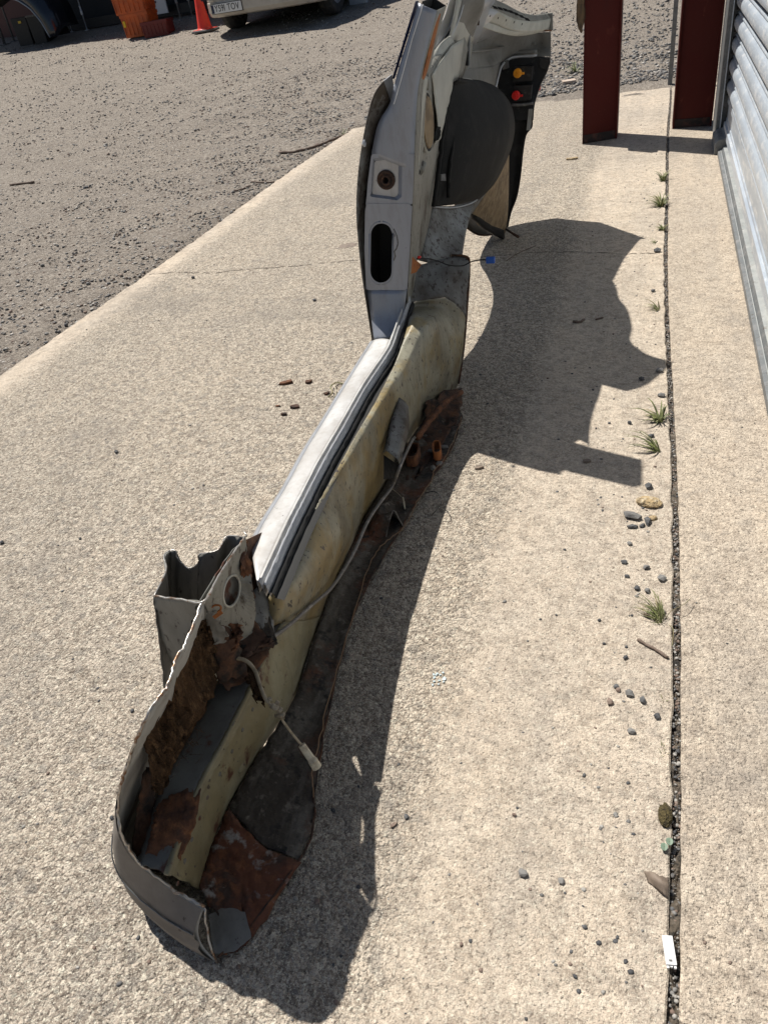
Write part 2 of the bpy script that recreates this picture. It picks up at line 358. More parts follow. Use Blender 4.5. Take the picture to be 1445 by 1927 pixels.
ICO2 = subdiv_ico(1); ICO3 = subdiv_ico(2)
def catmull(pts, n=6):
    P = [np.array(p, float) for p in pts]; P = [2*P[0]-P[1]]+P+[2*P[-1]-P[-2]]; out = []
    for i in range(1, len(P)-2):
        for k in range(n):
            t = k/n; a, b, c, d = P[i-1:i+3]
            out.append(.5*((2*b)+(-a+c)*t+(2*a-5*b+4*c-d)*t*t+(-a+3*b-3*c+d)*t**3))
    out.append(P[-2]); return [tuple(p) for p in out]
def lerp_poly(pts, u):
    k = min(max(u, 0), 1)*(len(pts)-1); i = min(int(k), len(pts)-2); t = k-i
    return tuple(np.array(pts[i])*(1-t)+np.array(pts[i+1])*t)
def resample(pts, n):
    P = np.array(pts, float); d = np.r_[0, np.cumsum(np.linalg.norm(np.diff(P, axis=0), axis=1))]; s = np.linspace(0, d[-1], n)
    return [tuple(np.interp(x, d, P[:, k]) for k in range(P.shape[1])) for x in s]
def loft(name, rows, m, parent=None, nu=None, nv=None, jag=0, close=False, **kw):
    """rows: polylines; resample each to nu points, interpolate nv rows between"""
    if nu: rows = [resample(r, nu) for r in rows]
    if nv:
        cols = [catmull([r[i] for r in rows], nv) if len(rows) > 2 else [tuple(np.array(rows[0][i])*(1-t/nv)+np.array(rows[1][i])*t/nv) for t in range(nv+1)] for i in range(len(rows[0]))]
        rows = [[c[j] for c in cols] for j in range(len(cols[0]))]
    n = len(rows[0]); v = [p for r in rows for p in r]
    if jag: v = [tuple(np.array(p)+RNG.normal(0, jag, 3)) for p in v]
    f = []
    for j in range(len(rows)-1):
        for i in range(n-1): f.append((j*n+i, j*n+i+1, (j+1)*n+i+1, (j+1)*n+i))
        if close: f.append((j*n+n-1, j*n, (j+1)*n, (j+1)*n+n-1))
    return obj(name, v, f, m, parent, **kw)
def plate_hole(name, outer, hole, m, parent, n=64, **kw):
    """ring between closed outer outline and closed hole outline, matched by angle about the hole centre"""
    hc = np.mean(np.array(hole), axis=0); A = np.array(outer+[outer[0]], float); 
    nrm = np.cross(np.array(outer[1])-np.array(outer[0]), np.array(outer[-1])-np.array(outer[0])); nrm /= np.linalg.norm(nrm)
    e1 = np.array(outer[1])-np.array(outer[0]); e1 /= np.linalg.norm(e1); e2 = np.cross(nrm, e1)
    def ang(p): d = np.array(p)-hc; return math.atan2(d@e2, d@e1)
    Ou = resample(outer+[outer[0]], n*6); Ho = resample(hole+[hole[0]], n*6)
    ao = np.array([ang(p) for p in Ou]); ah = np.array([ang(p) for p in Ho])
    v = []; f = []
    for k in range(n):
        a = -PI+2*PI*(k+.5)/n
        for S, aa in ((Ou, ao), (Ho, ah)):
            d = np.abs((aa-a+PI) % (2*PI)-PI); v.append(S[int(np.argmin(d))])
    for k in range(n):
        j = (k+1) % n; f.append((2*k, 2*j, 2*j+1, 2*k+1))
    return obj(name, v, f, m, parent, **kw)

# ------------------------------------------------------------------ the setting
JX = 0.092                       # x of the joint between the two concretes
def jitter_line(x, y0, y1, n, amp): return [(x+random.uniform(-amp, amp), y0+(y1-y0)*i/n) for i in range(n+1)]
def slab_piece(name, left, right, m, z=0.0, depth=.12, lip=.003):
    n = len(left); v = []; f = []
    for (xl, yl), (xr, yr) in zip(left, right):
        v += [(xl, yl, z-depth), (xl, yl, z-lip), (xl+lip, yl, z), (xr-lip, yr, z), (xr, yr, z-lip), (xr, yr, z-depth)]
    for j in range(n-1):
        for i in range(5): f.append((j*6+i, j*6+i+1, (j+1)*6+i+1, (j+1)*6+i))
    f += [tuple(range(6))[::-1], tuple((n-1)*6+i for i in range(6))]
    return obj(name, v, f, m, kind='structure')
ys = np.linspace(-1.5, 6.95, 240)
def jx(y):  # the joint is not quite straight
    return JX+0.012*math.sin(y*1.1+.4)-.004*math.cos(y*2.3) if y < 7.2 else JX
def far_edge(x): return 6.63+(x+2.3)*.14
L1 = [(-2.40+.012*math.sin(y*2.1)+random.uniform(-.006, .006), y) for y in ys]
R1 = [(jx(y)-.010+random.uniform(-.003, .003), y) for y in ys]
# far end follows a slightly slanting edge
L1 = [(x, min(y, 6.62)) for x, y in L1]; 
L1n = []; R1n = []
for i, y in enumerate(ys):
    k = (y+1.5)/(6.95+1.5)
    L1n.append((-2.40+.010*math.sin(y*2.1)+random.uniform(-.006, .006)+(.10 if k > .985 else 0), -1.5+k*(6.66+1.5)))
    yr = -1.5+k*(7.0+1.5); R1n.append((jx(yr)-.0095+random.uniform(-.003, .003), yr))
slab_piece('concrete_slab', L1n, R1n, M['slab'])
L2 = [(jx(y)+.0045+random.uniform(-.0012, .0012), y) for y in np.linspace(-1.5, 7.02, 240)]
slab_piece('concrete_apron', L2, [(.70, y) for x, y in L2], M['apron'], lip=.004)
obj('joint_soil', *(lambda P: ([(x+dx, y, -.010+random.uniform(-.005, .006)) for x, y in P for dx in (-.018, -.007, 0, .006, .016)], [(j*5+i, j*5+i+1, (j+1)*5+i+1, (j+1)*5+i) for j in range(len(P)-1) for i in range(4)]))([(jx(y), y) for y in np.linspace(-1.4, 7.0, 500)]), M['soil'], kind='structure')
# yard
def yard():
    xs = np.unique(np.r_[np.linspace(-90, -14, 20), np.linspace(-14, 4, 120), np.linspace(4, 60, 14)])
    yy = np.unique(np.r_[np.linspace(-40, -1, 12), np.linspace(-1, 16, 120), np.linspace(16, 120, 26)])
    X, Y = np.meshgrid(xs, yy); Z = yard_z(X, Y)+RNG.normal(0, .004, X.shape)
    under = (X > -2.37) & (X < .68) & (Y < 6.6); Z = np.where(under, -.125, Z)
    v = np.stack([X.ravel(), Y.ravel(), Z.ravel()], 1); nx = len(xs)
    f = [(j*nx+i, j*nx+i+1, (j+1)*nx+i+1, (j+1)*nx+i) for j in range(len(yy)-1) for i in range(nx-1)]
    return obj('gravel_yard', v, f, M['gravel'], kind='structure', smooth=True)
yard()
def scatter(name, n, region, sizes, m, zfun, kind='stuff', label=None, mats=None, flat=.6):
    xy = region(n); n = len(xy); s = RNG.uniform(0, 1, n)**2.5*(sizes[1]-sizes[0])+sizes[0]
    a = RNG.uniform(0, 2*PI, n); B = np.array(ICO_V)
    K = 1+RNG.uniform(-.28, .28, (n, 12)); sx = RNG.uniform(.7, 1.3, n); sz = RNG.uniform(.35, .8, n)*flat/.6
    x = B[None, :, 0]*K*sx[:, None]; y = B[None, :, 1]*K; z = B[None, :, 2]*K*sz[:, None]
    ca, sa = np.cos(a)[:, None], np.sin(a)[:, None]
    V = np.stack([(x*ca-y*sa)*s[:, None]+xy[:, 0:1], (x*sa+y*ca)*s[:, None]+xy[:, 1:2], z*s[:, None]+zfun(xy[:, 0], xy[:, 1])[:, None]+(s*sz*.35)[:, None]], 2).reshape(-1, 3)
    Fc = (np.array(ICO_F)[None]+12*np.arange(n)[:, None, None]).reshape(-1, 3)
    me = bpy.data.meshes.new(name); me.vertices.add(len(V)); me.vertices.foreach_set('co', V.ravel())
    me.loops.add(len(Fc)*3); me.loops.foreach_set('vertex_index', Fc.ravel()); me.polygons.add(len(Fc))
    me.polygons.foreach_set('loop_start', np.arange(len(Fc))*3)
    for mm in (mats or [m]): me.materials.append(mm)
    if mats: me.polygons.foreach_set('material_index', np.repeat(RNG.integers(0, len(mats), n), 20))
    me.update(calc_edges=True); me.validate()
    o = bpy.data.objects.new(name, me); COL.objects.link(o); o['kind'] = kind
    if label: o['label'] = label; 
    return o
def yard_region(n):
    # denser near the slab edge
    x = -2.44-RNG.exponential(1.6, n); y = RNG.uniform(1.6, 9.5, n); k = x > -9
    x, y = x[k], y[k]; return np.stack([x, y], 1)
def yard_region2(n):
    x = RNG.uniform(-2.4, .15, n); y = 6.75+(x+2.4)*.15+RNG.exponential(1.4, n)+.03; k = y < 13
    return np.stack([x[k], y[k]], 1)
def yard_region3(n):
    x = RNG.uniform(-14, -1, n); y = RNG.uniform(6.5, 15, n); return np.stack([x, y], 1)
gmats = [M['chips'], M['chips'], M['stone'], M['stone_brown'], M['stone_pale'], M['stone_dark']]
g = scatter('loose_gravel', 26000, yard_region, (.002, .0115), None, yard_z, mats=gmats); g['label'] = 'loose grey and brown gravel chips lying on the yard beside the slab'; g['category'] = 'gravel'
g = scatter('loose_gravel', 7000, yard_region2, (.006, .02), None, yard_z, mats=[M['stone_dark'], M['stone'], M['stone'], M['chips']]); g['label'] = 'dark coarse gravel chips beyond the far edge of the slab'; g['category'] = 'gravel'
g = scatter('loose_gravel', 15000, yard_region3, (.004, .017), None, yard_z, mats=gmats); g['label'] = 'scattered gravel on the far part of the yard before the van and crates'; g['category'] = 'gravel'
def slab_grit(n):
    x = np.r_[RNG.uniform(-2.3, .05, 2*n//3), jx(1)-RNG.exponential(.12, n//3)]; y = RNG.uniform(.1, 1, len(x))**1.0; y = .1+6.5*RNG.uniform(0, 1, len(x))**1.6; k = x < .06
    return np.stack([x[k], y[k]], 1)
g = scatter('fine_grit', 3200, slab_grit, (.0008, .0044), None, lambda x, y: x*0-.0006, mats=[M['stone_dark'], M['stone_dark'], M['stone_brown'], M['stone'], M['stone_pale']]); g['label'] = 'fine dark grit speckled over the concrete slab'; g['category'] = 'grit'
def apron_grit(n):
    return np.stack([RNG.uniform(.11, .42, n), RNG.uniform(.1, 5, n)], 1)
g = scatter('fine_grit', 260, apron_grit, (.0007, .0026), None, lambda x, y: x*0, mats=[M['stone_dark'], M['stone_brown']]); g['label'] = 'sparse dark grit on the strip of concrete before the shutter'; g['category'] = 'grit'
def joint_bits(n):
    y = RNG.uniform(.2, 6.9, n); x = np.array([jx(v) for v in y])+RNG.uniform(-.009, .004, n); return np.stack([x, y], 1)
g = scatter('joint_grit', 5200, joint_bits, (.0008, .0040), None, lambda x, y: x*0-.0085, mats=[M['stone_dark'], M['stone'], M['stone_brown'], M['stone_pale']]); g['label'] = 'small stones and debris packed into the joint between the concretes'; g['category'] = 'debris'
# hairline crack across the slab
def crack(pts, w, name='crack'):
    P = resample([G(*p, .0012)[:3] for p in pts], 70); P = [(x+0, y+random.uniform(-.007, .007), z) for x, y, z in P]
    v = []; f = []
    for i, p in enumerate(P):
        k = w*random.uniform(.25, 1)
        v += [(p[0], p[1]-k, p[2]), (p[0], p[1]+k, p[2])]
    f = [(2*i, 2*i+2, 2*i+3, 2*i+1) for i in range(len(P)-1) if random.random() > .08]
    obj(name, v, f, M['soil'], kind='structure')
crack([(282, 516), (330, 512), (400, 514), (470, 506), (560, 500), (680, 488)], .0040)
crack([(905, 484), (1000, 475), (1090, 474), (1180, 478), (1240, 476)], .0030)
crack([(1262, 252), (1268, 262), (1266, 275), (1272, 285)], .002)

# ------------------------------------------------------------------ steel columns
c1 = thing('steel_column', 'dark red oxide steel column standing alone on the slab left of the joint', 'column', (-.32, 5.28, 0))
def hcol(t, bl, br, hgt=3.2, dep=.16, web=.012, tl=.005):
    a = np.array(G(*bl)); b = np.array(G(*br)); u = (b-a)/np.linalg.norm(b-a); w = np.array([0, 1, 0]); wid = np.linalg.norm(b-a)
    def bx(s0, s1, d0, d1, z0, z1, name, m, bevel=.0):
        v = []
        for z in (z0, z1):
            for d in (d0, d1):
                for s_ in (s0, s1): v.append(tuple(a+u*s_+w*d+np.array([0, 0, z])))
        obj(name, v, [(0, 2, 3, 1), (4, 5, 7, 6), (0, 1, 5, 4), (2, 6, 7, 3), (0, 4, 6, 2), (1, 3, 7, 5)], m, t, bevel=bevel)
    bx(0, tl, 0, dep, .001, hgt, 'flange', M['oxide'], .0015); bx(wid-.011, wid, 0, dep, .001, hgt, 'flange', M['oxide'], .0015)
    bx(tl, wid-.011, web, web+.008, .001, hgt, 'web', M['oxide'])
    bx(tl+.001, wid-.012, web-.004, web-.001, .002, .05, 'dark_foot', M['oxide_base'])  # foot strip darker than the column paint
hcol(c1, (1095, 272), (1160, 261))
c2 = thing('steel_column', 'dark red oxide steel column beside the roller shutter, right of the joint', 'column', (.2, 5.4, 0))
hcol(c2, (1264, 243), (1338, 238), dep=.18, web=.02, tl=.010)
# grey strip and post behind the second column
t = thing('door_guide', 'grey steel guide channel that holds the end of the roller shutter', 'door guide', (.37, 5.2, 0))
MB().box(.335, .350, 5.02, 5.34, .0, 3.2).out('guide_back', M['dark_grey'], t)
MB().box(.350, .425, 5.02, 5.03, .03, 3.2).out('guide_lip', M['dark_grey'], t)
MB().box(.352, .356, 4.990, 5.02, .03, 3.2).out('guide_edge', M['galv'], t)
MB().box(.42, .47, 4.90, 5.34, .03, 3.2).out('guide_web', M['darkshed'], t)
tr = thing('corner_trim', 'narrow grey steel trim standing at the far end of the joint behind the column', 'trim', (.1, 6.98, 0))
MB().box(.080, .112, 6.96, 6.99, .0, 3.2).out('trim_strip', M['dark_grey'], tr)
# hanging wood on the first column
p0 = AY(1093, -40, 5.22); p1 = AY(1092, 58, 5.22)
w = MB()
W = [AY(1086, -60, 5.2), AY(1086, 0, 5.2), AY(1083, 38, 5.2), AY(1091, 61, 5.2)]; W2 = [AY(1099, -60, 5.2), AY(1099, 0, 5.2), AY(1099, 36, 5.2), AY(1094, 62, 5.2)]
loft('wood_offcut', [W, [tuple(np.array(p)+np.array([0, .05, 0])) for p in W], [tuple(np.array(p)+np.array([0, .05, 0])) for p in W2], W2, W], M['wood'], None, nu=14, jag=.002, label='rough weathered wood offcut hanging on the left side of the lone column', cat='wood')

# ------------------------------------------------------------------ roller shutter with its sill
door = thing('roller_shutter', 'galvanised roller shutter door of ribbed slats at the right edge', 'shutter', (.40, 2.6, 0))
PITCH = .0995; DX = .392
def slat_profile(z0):
    P = []
    # large convex rib then narrow lip groove
    for k in range(9):
        a = -PI/2+PI*k/8; P.append((DX-.027*math.cos(a), z0+.012+.036*(math.sin(a)+1)))
    P += [(DX+.004, z0+.0855), (DX-.010, z0+.0875), (DX-.013, z0+.0925), (DX-.010, z0+.0975), (DX+.004, z0+.0985)]
    return P
sl = None
for i in range(26):
    z0 = .232+i*PITCH; z1 = 0
    if sl is None:
        P = slat_profile(z0); ya, yb = -.6, 5.01
        v = [(x, ya, z) for x, z in P]+[(x, yb, z) for x, z in P]; n = len(P)
        f = [(k, k+1, n+k+1, n+k) for k in range(n-1)]
        sl = obj('slat', v, f, M['galv'], door, thick=.0015, smooth=True)
    else:
        s2 = sl.copy(); COL.objects.link(s2); s2.parent = door; s2.location = (0, random.uniform(-.004, .004), i*PITCH)
# end locks of the slats
for i in range(18):
    z0 = .232+i*PITCH
    mb = MB(); v = []; prof = [(.0, 0), (.018, .0), (.022, .02), (.022, .055), (.016, .075), (0, .08)]
    mb.add([(DX-.024, 5.01+a, z0+.004+b) for a, b in prof]+[(DX+.015, 5.01+a, z0+.004+b) for a, b in prof], [tuple(range(6)), tuple(range(11, 5, -1))]+[(k, k+6, (k+1) % 6+6, (k+1) % 6) for k in range(6)])
    mb.out('end_lock', M['black'], door)
P = [(DX+.004, .230), (DX-.012, .228), (DX-.014, .206), (DX-.006, .202), (DX-.006, .128), (DX-.010, .124), (DX-.010, .110), (DX-.020, .106), (DX-.022, .072), (DX-.012, .066), (DX+.01, .064)]
v = [(x, -.6, z) for x, z in P]+[(x, 5.0, z) for x, z in P]; n = len(P)
obj('bottom_rail', v, [(k, k+1, n+k+1, n+k) for k in range(n-1)], M['galv'], door, thick=.002)
MB().box(DX+.03, DX+.035, -.6, 5.02, .05, 3.0).out('dark_backing', M['darkshed'], door)
sill = thing('door_threshold', 'stepped grey threshold under the roller shutter', 'threshold', (.36, 2.6, 0))
P = [(.336, .0015), (.337, .020), (.350, .0245), (.352, .0265), (.354, .0245), (.362, .040), (.392, .043), (.396, .041)]
v = [(x, -.9, z) for x, z in P]+[(x, 5.0, z) for x, z in P]; n = len(P)
obj('step_strip', v, [(k, n+k, n+k+1, k+1) for k in range(n-1)], M['grey_paint'], sill, mats=[M['dark_grey']], fmats=[1, 1, 0, 1, 1, 0, 0])
MB().box(.395, .425, -.9, 5.0, .036, .0405).out('grit_line', M['grit'], sill)
# stepped end block near the column
P = [(0.318, .0), (.318, .055), (.335, .075), (.36, .078), (.385, .10), (.42, .10), (.42, 0)]
mb = MB(); n = len(P); mb.add([(x, 4.72, z) for x, z in P]+[(x, 4.99, z) for x, z in P], [tuple(range(n)), tuple(range(2*n-1, n-1, -1))]+[(k, k+n, (k+1) % n+n, (k+1) % n) for k in range(n)])
mb.out('end_block', M['dark_grey'], sill, bevel=.003)

# ------------------------------------------------------------------ the cut car body side
body = thing('car_body_side', 'rusty cut off side of a silver car with sill, pillar and rear quarter', 'car part', (-.62, 1.2, 0))
YP = 1.93                                    # plane of the door pillar face
def edge_tube(name, pts, r=.0016, m=None, jag=0.0, parent=None):
    P = catmull(pts, 6)
    if jag: P = [tuple(np.array(p)+RNG.normal(0, jag, 3)) for p in P]
    return MB().tube(P, r, 5).out(name, m or M['edge'], parent or body, smooth=True)

# -- floor remnant (flat, tarred, along the ground)
fl = [[G(373, 1672, .022), G(420, 1700, .008), G(470, 1745, .006)],
      [G(430, 1520, .03), G(495, 1590, .012), G(562, 1618, .010)],
      [G(455, 1478, .03), G(535, 1530, .014), G(592, 1545, .012)],
      [G(490, 1415, .03), G(560, 1455, .012), G(594, 1470, .014)],
      [G(555, 1310, .03), G(612, 1300, .012), G(628, 1290, .012)],
      [G(605, 1165, .03), G(655, 1160, .012), G(668, 1150, .014)],
      [G(665, 1020, .03), G(712, 1010, .015), G(738, 1020, .016)],
      [G(730, 900, .03), G(775, 915, .016), G(800, 920, .016)],
      [G(790, 800, .03), G(820, 835, .016), G(845, 850, .016)],
      [G(845, 735, .03), G(860, 755, .02), G(870, 785, .016)]]
rows = [resample(r, 9) for r in fl]
loft('floor_remnant', rows[1:], M['floor'], body, nv=7, jag=.0012, smooth=True, thick=.002)
loft('floor_front_plate', [[G(373, 1672, .022), G(425, 1745, .006), G(412, 1800, .004)], [G(398, 1592, .020), G(462, 1672, .010), G(470, 1768, .004)], [G(430, 1522, .030), G(495, 1595, .014), G(566, 1622, .012)]], M['floor_front'], body, nu=12, nv=9, jag=.0015, smooth=True, thick=.002)
# torn edge of the remnant
E1 = [r[-1] for r in fl[::-1]]
edge_tube('torn_edge', E1+[G(412, 1803, .006)], .0020, M['rust_dark'], .0014)
# pale primer patch at the tip
loft('primer_patch', [[G(392, 1722, .012), G(404, 1795, .008)], [G(425, 1708, .013), G(440, 1790, .008)], [G(462, 1716, .013), G(474, 1765, .008)]], M['skin_in'], body, nu=5, nv=5, jag=.0006, smooth=True)

# -- inner sill, near length: dark top, cream face
def K(py): return float(np.interp(py, [620, 740, 870, 1100, 1400, 1520, 2000], [1.03, 1.085, 1.16, 1.225, 1.18, 1.02, .95]))
_G = G
def G(px, py, z=0.0): return _G(px, py, z*K(py) if z > .13 else z)
near = [  # (outer top, ridge, junction)
    (G(258, 1622, .150), G(316, 1645, .155), G(373, 1674, .012)),
    (G(280, 1560, .165), G(344, 1562, .165), G(402, 1582, .012)),
    (G(300, 1490, .170), G(374, 1483, .170), G(436, 1507, .012)),
    (G(345, 1400, .172), G(421, 1396, .172), G(496, 1402, .012)),
    (G(400, 1300, .175), G(461, 1317, .172), G(550, 1322, .012)),
    (G(440, 1215, .180), G(508, 1219, .175), G(584, 1218, .012)),
    (G(462, 1180, .182), G(534, 1170, .176), G(605, 1158, .011))]
def subrow(a, b, n): return [tuple(np.array(a)*(1-t)+np.array(b)*t) for t in np.linspace(0, 1, n)]
loft('sill_top_panel', [subrow(r[0], r[1], 7) for r in near], M['sill_top'], body, nv=7, jag=.0007, smooth=True, thick=.0015)
def face_row(r, n=9, bulge=.010):
    out = []
    for t in np.linspace(0, 1, n):
        p = np.array(r[1])*(1-t)+np.array(r[2])*t; p[0] += bulge*math.sin(PI*t)+.006*math.exp(-((t-.08)/.08)**2)*0; out.append(tuple(p))
    return out
loft('sill_face', [face_row(r) for r in near], M['inner_near'], body, nv=7, jag=.0006, smooth=True, thick=.0015)
# rounded shoulder joining the two
edge_tube('sill_shoulder', [tuple(np.array(r[1])+np.array([-.002, 0, -.003])) for r in near], .0055, M['inner_near'])
# -- inner sill, middle length with two pressed bulges: groove edge, ridge, junction
mid1 = [
    (G(490, 1155, .190), G(508, 1180, .186), G(534, 1170, .176), G(605, 1158, .011)),
    (G(512, 1112, .236), G(528, 1135, .218), G(556, 1128, .200), G(616, 1125, .012)),
    (G(535, 1070, .245), G(560, 1082, .232), G(590, 1075, .206), G(634, 1080, .012)),
    (G(570, 1003, .248), G(594, 1008, .236), G(626, 1004, .205), G(660, 1030, .012)),
    (G(588, 968, .250), G(606, 968, .241), G(632, 978, .205), G(672, 1000, .012)),
    (G(597, 950, .252), G(608, 945, .248), G(620, 940, .238), G(684, 978, .012)),
    (G(607, 932, .252), G(618, 922, .250), G(628, 915, .242), G(696, 958, .012)),
    (G(636, 880, .254), G(648, 876, .250), G(660, 862, .243), G(728, 905, .012)),
    (G(668, 822, .256), G(680, 820, .252), G(700, 800, .242), G(752, 858, .012)),
    (G(700, 768, .258), G(712, 765, .256), G(735, 742, .245), G(785, 812, .012)),
    (G(728, 715, .262), G(745, 705, .262), G(762, 695, .255), G(802, 785, .012)),
    (G(748, 672, .275), G(766, 652, .280), G(782, 650, .275), G(832, 755, .012)),
    (G(768, 610, .300), G(778, 600, .315), G(808, 608, .300), G(862, 722, .012)),
    (AY(768, 590, 1.985), AY(782, 580, 2.01), AY(828, 582, 2.04), AY(871, 650, 2.085)),
    (AY(768, 578, 2.0), AY(784, 566, 2.03), AY(838, 560, 2.07), AY(876, 600, 2.11))]
mid2 = mid1
def sec(r, n=4, m=8, bulge=.012):
    out = subrow(r[0], r[1], n)[:-1]+subrow(r[1], r[2], n)[:-1]
    for t in np.linspace(0, 1, m):
        p = np.array(r[2])*(1-t)+np.array(r[3])*t; p[0] += bulge*math.sin(PI*t); out.append(tuple(p))
    return out
loft('inner_sill', [sec(r) for r in mid1], M['inner'], body, nv=7, jag=.0004, smooth=True, thick=.0015)
# -- rear end of the inner sill rising to the wheel arch
endp = [
    [G(768, 610, .300), G(790, 604, .312), G(808, 608, .300), G(862, 722, .012)],
    [AY(770, 535, 2.05), AY(800, 530, 2.08), AY(850, 518, 2.11), AY(879, 545, 2.125)],
    [AY(776, 500, 2.10), AY(805, 495, 2.12), AY(850, 482, 2.15), AY(882, 487, 2.15), AY(883, 505, 2.145)]]
loft('sill_end_panel', [sec(mid2[-1], 4, 8)]+[resample(r, 14) for r in endp[1:]], M['mottled'], body, nv=6, jag=.0006, smooth=True, thick=.002)
loft('sill_end_flange', [[AY(846, 478, 2.16), AY(876, 481, 2.155), AY(883, 492, 2.15)], [AY(846, 484, 2.17), AY(876, 489, 2.17), AY(880, 560, 2.15)], ], M['mottled'], body, nu=6, nv=2, thick=.003)
edge_tube('arch_flange', [AY(850, 480, 2.15), AY(878, 483, 2.15), AY(883, 500, 2.15), AY(880, 560, 2.14), AY(873, 650, 2.10), AY(863, 722, 2.06)], .0035, M['rust_dark'])
# cable grommets on the cream face
for q in ((455, 1441), (559, 1213)):
    c = np.array(G(q[0], q[1], .085)); mb = MB().lathe((0, 0, 0), [(.0, .005), (.009, .005), (.0115, .003), (.0125, -.001)], 20, 'x')
    mb.v = [(c[0]+v[0]*.6, c[1]+v[1], c[2]+v[2]) for v in mb.v]; mb.out('grommet', M['inner_near'], body, smooth=True)

for k in range(9):
    q = near[2+k//3] if k < 9 else near[0]; a_ = np.array(near[min(k//2, 5)][1]); b_ = np.array(near[min(k//2, 5)+1][1]); p_ = a_+(b_-a_)*(k % 2)*.5; p_ = p_+np.array([.004, 0, -.022])
    mb = MB().lathe((0, 0, 0), [(0, .0012), (.003, .0008), (.0038, 0)], 10, 'x'); mb.v = [(p_[0]+v[0]+.004, p_[1]+v[1], p_[2]+v[2]) for v in mb.v]; mb.out('spot_weld', M['sill_top'], body)
# -- sill tread and its upstanding door flange
trL = [(474, 1035, .272), (497, 985, .270), (540, 915, .268), (575, 850, .268), (612, 790, .268), (650, 727, .268), (690, 662, .270), (704, 640, .274)]
trR = [(485, 1103, .272), (532, 1000, .272), (565, 935, .272), (600, 868, .272), (640, 800, .272), (680, 730, .272), (722, 668, .275), (735, 640, .285)]
rows = []
for a, b in zip(trL, trR):
    A_, B_ = np.array(G(*a)), np.array(G(*b)); r = [tuple(A_*(1-t)+B_*t+np.array([0, 0, .004*math.sin(PI*t)])) for t in np.linspace(0, 1, 7)]; rows.append(r)
loft('sill_tread', rows, M['tread'], body, nv=8, smooth=True, thick=.0015)
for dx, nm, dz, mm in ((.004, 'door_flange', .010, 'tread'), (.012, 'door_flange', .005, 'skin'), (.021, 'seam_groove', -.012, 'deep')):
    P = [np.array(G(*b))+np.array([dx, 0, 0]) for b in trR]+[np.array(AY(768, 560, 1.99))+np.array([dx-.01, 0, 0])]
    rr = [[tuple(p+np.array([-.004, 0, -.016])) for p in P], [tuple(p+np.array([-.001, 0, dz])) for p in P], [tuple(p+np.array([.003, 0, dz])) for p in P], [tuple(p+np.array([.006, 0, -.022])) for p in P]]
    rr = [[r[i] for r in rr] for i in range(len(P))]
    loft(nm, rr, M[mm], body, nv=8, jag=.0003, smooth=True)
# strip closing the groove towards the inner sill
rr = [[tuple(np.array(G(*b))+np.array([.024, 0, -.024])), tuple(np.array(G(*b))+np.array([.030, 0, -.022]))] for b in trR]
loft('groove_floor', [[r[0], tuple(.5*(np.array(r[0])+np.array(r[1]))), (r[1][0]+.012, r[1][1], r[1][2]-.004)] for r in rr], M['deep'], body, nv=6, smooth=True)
# outer side of the sill under the tread
outs = []
for a in trL:
    A_ = np.array(G(*a)); outs.append([tuple(A_), tuple(A_+np.array([-.012, 0, -.004])), tuple(A_+np.array([-.016, 0, -.016])), (A_[0]-.028, A_[1], .20), (A_[0]-.05, A_[1], .10), (A_[0]-.05, A_[1], .03), (A_[0]-.02, A_[1], .004)])
loft('outer_sill', [outs[0]]+outs[1:], M['skin'], body, nv=6, smooth=True, thick=.001)
G = _G
# outer part in front of the tread (below the front post)
fo = np.array(G(474, 1035, .272))
# -- front post box: four walls with torn tops
zt = .44
def GS(px, py, z=0.0): return _G(px, py, z+(.042 if z < .22 else .03 if z < .28 else .012 if z < .36 else 0) if z > .09 else z)
Pt = {'a': G(290, 1122, .43), 'b': G(383, 1132, .452), 'c': G(412, 1085, .437), 'd': G(462, 1010, .418), 'e': G(427, 1010, .405), 'f': G(409, 1036, .405), 'g': G(376, 1041, .405), 'h': G(320, 1037, .405), 'i': G(309, 1046, .408), 'j': G(313, 1074, .414)}
def down(p, dx, dy, z): return (p[0]+dx, p[1]+dy, z)
lean = -.44
def wall(name, top, zb, m, nu=14, dxl=lean, dyl=-.05, **kw):
    top = resample(top, nu)
    rows = [[(p[0]+dxl*(p[2]-(zb+(p[2]-zb)*k)), p[1]+dyl*(p[2]-(zb+(p[2]-zb)*k)), zb+(p[2]-zb)*k) for p in top] for k in (1, .85, .6, .3, 0)]
    return loft(name, rows, m, body, nv=4, jag=.0006, smooth=True, thick=.0016, **kw)
# near wall (faces the camera), scarred
loft('post_near_wall', [[Pt['a'], Pt['b']], [G(297, 1165, .38), G(378, 1175, .39)], [G(310, 1215, .32), G(362, 1225, .33)], [G(325, 1250, .27), G(345, 1262, .27)]], M['white_dirty'], body, nu=9, nv=6, jag=.0006, smooth=True, thick=.0016)
# outer wall
wall('post_outer_wall', [Pt['a'], Pt['j'], Pt['i'], Pt['h']], .22, M['skin_in'], dxl=-.25)
# back wall with the drilled hole cut by its torn edge
def bw(x, y, z): return G(x, y, z)
topedge = [Pt['h'], G(332, 1036, .404), G(337, 1052, .392), G(350, 1067, .378), G(362, 1068, .378), G(374, 1060, .384), G(376, 1044, .400), G(390, 1040, .404), Pt['f'], Pt['e'], G(445, 1008, .408), Pt['d']]
wall('post_back_wall', topedge, .20, M['skin_in'], nu=40, dxl=-.28, dyl=-.15)
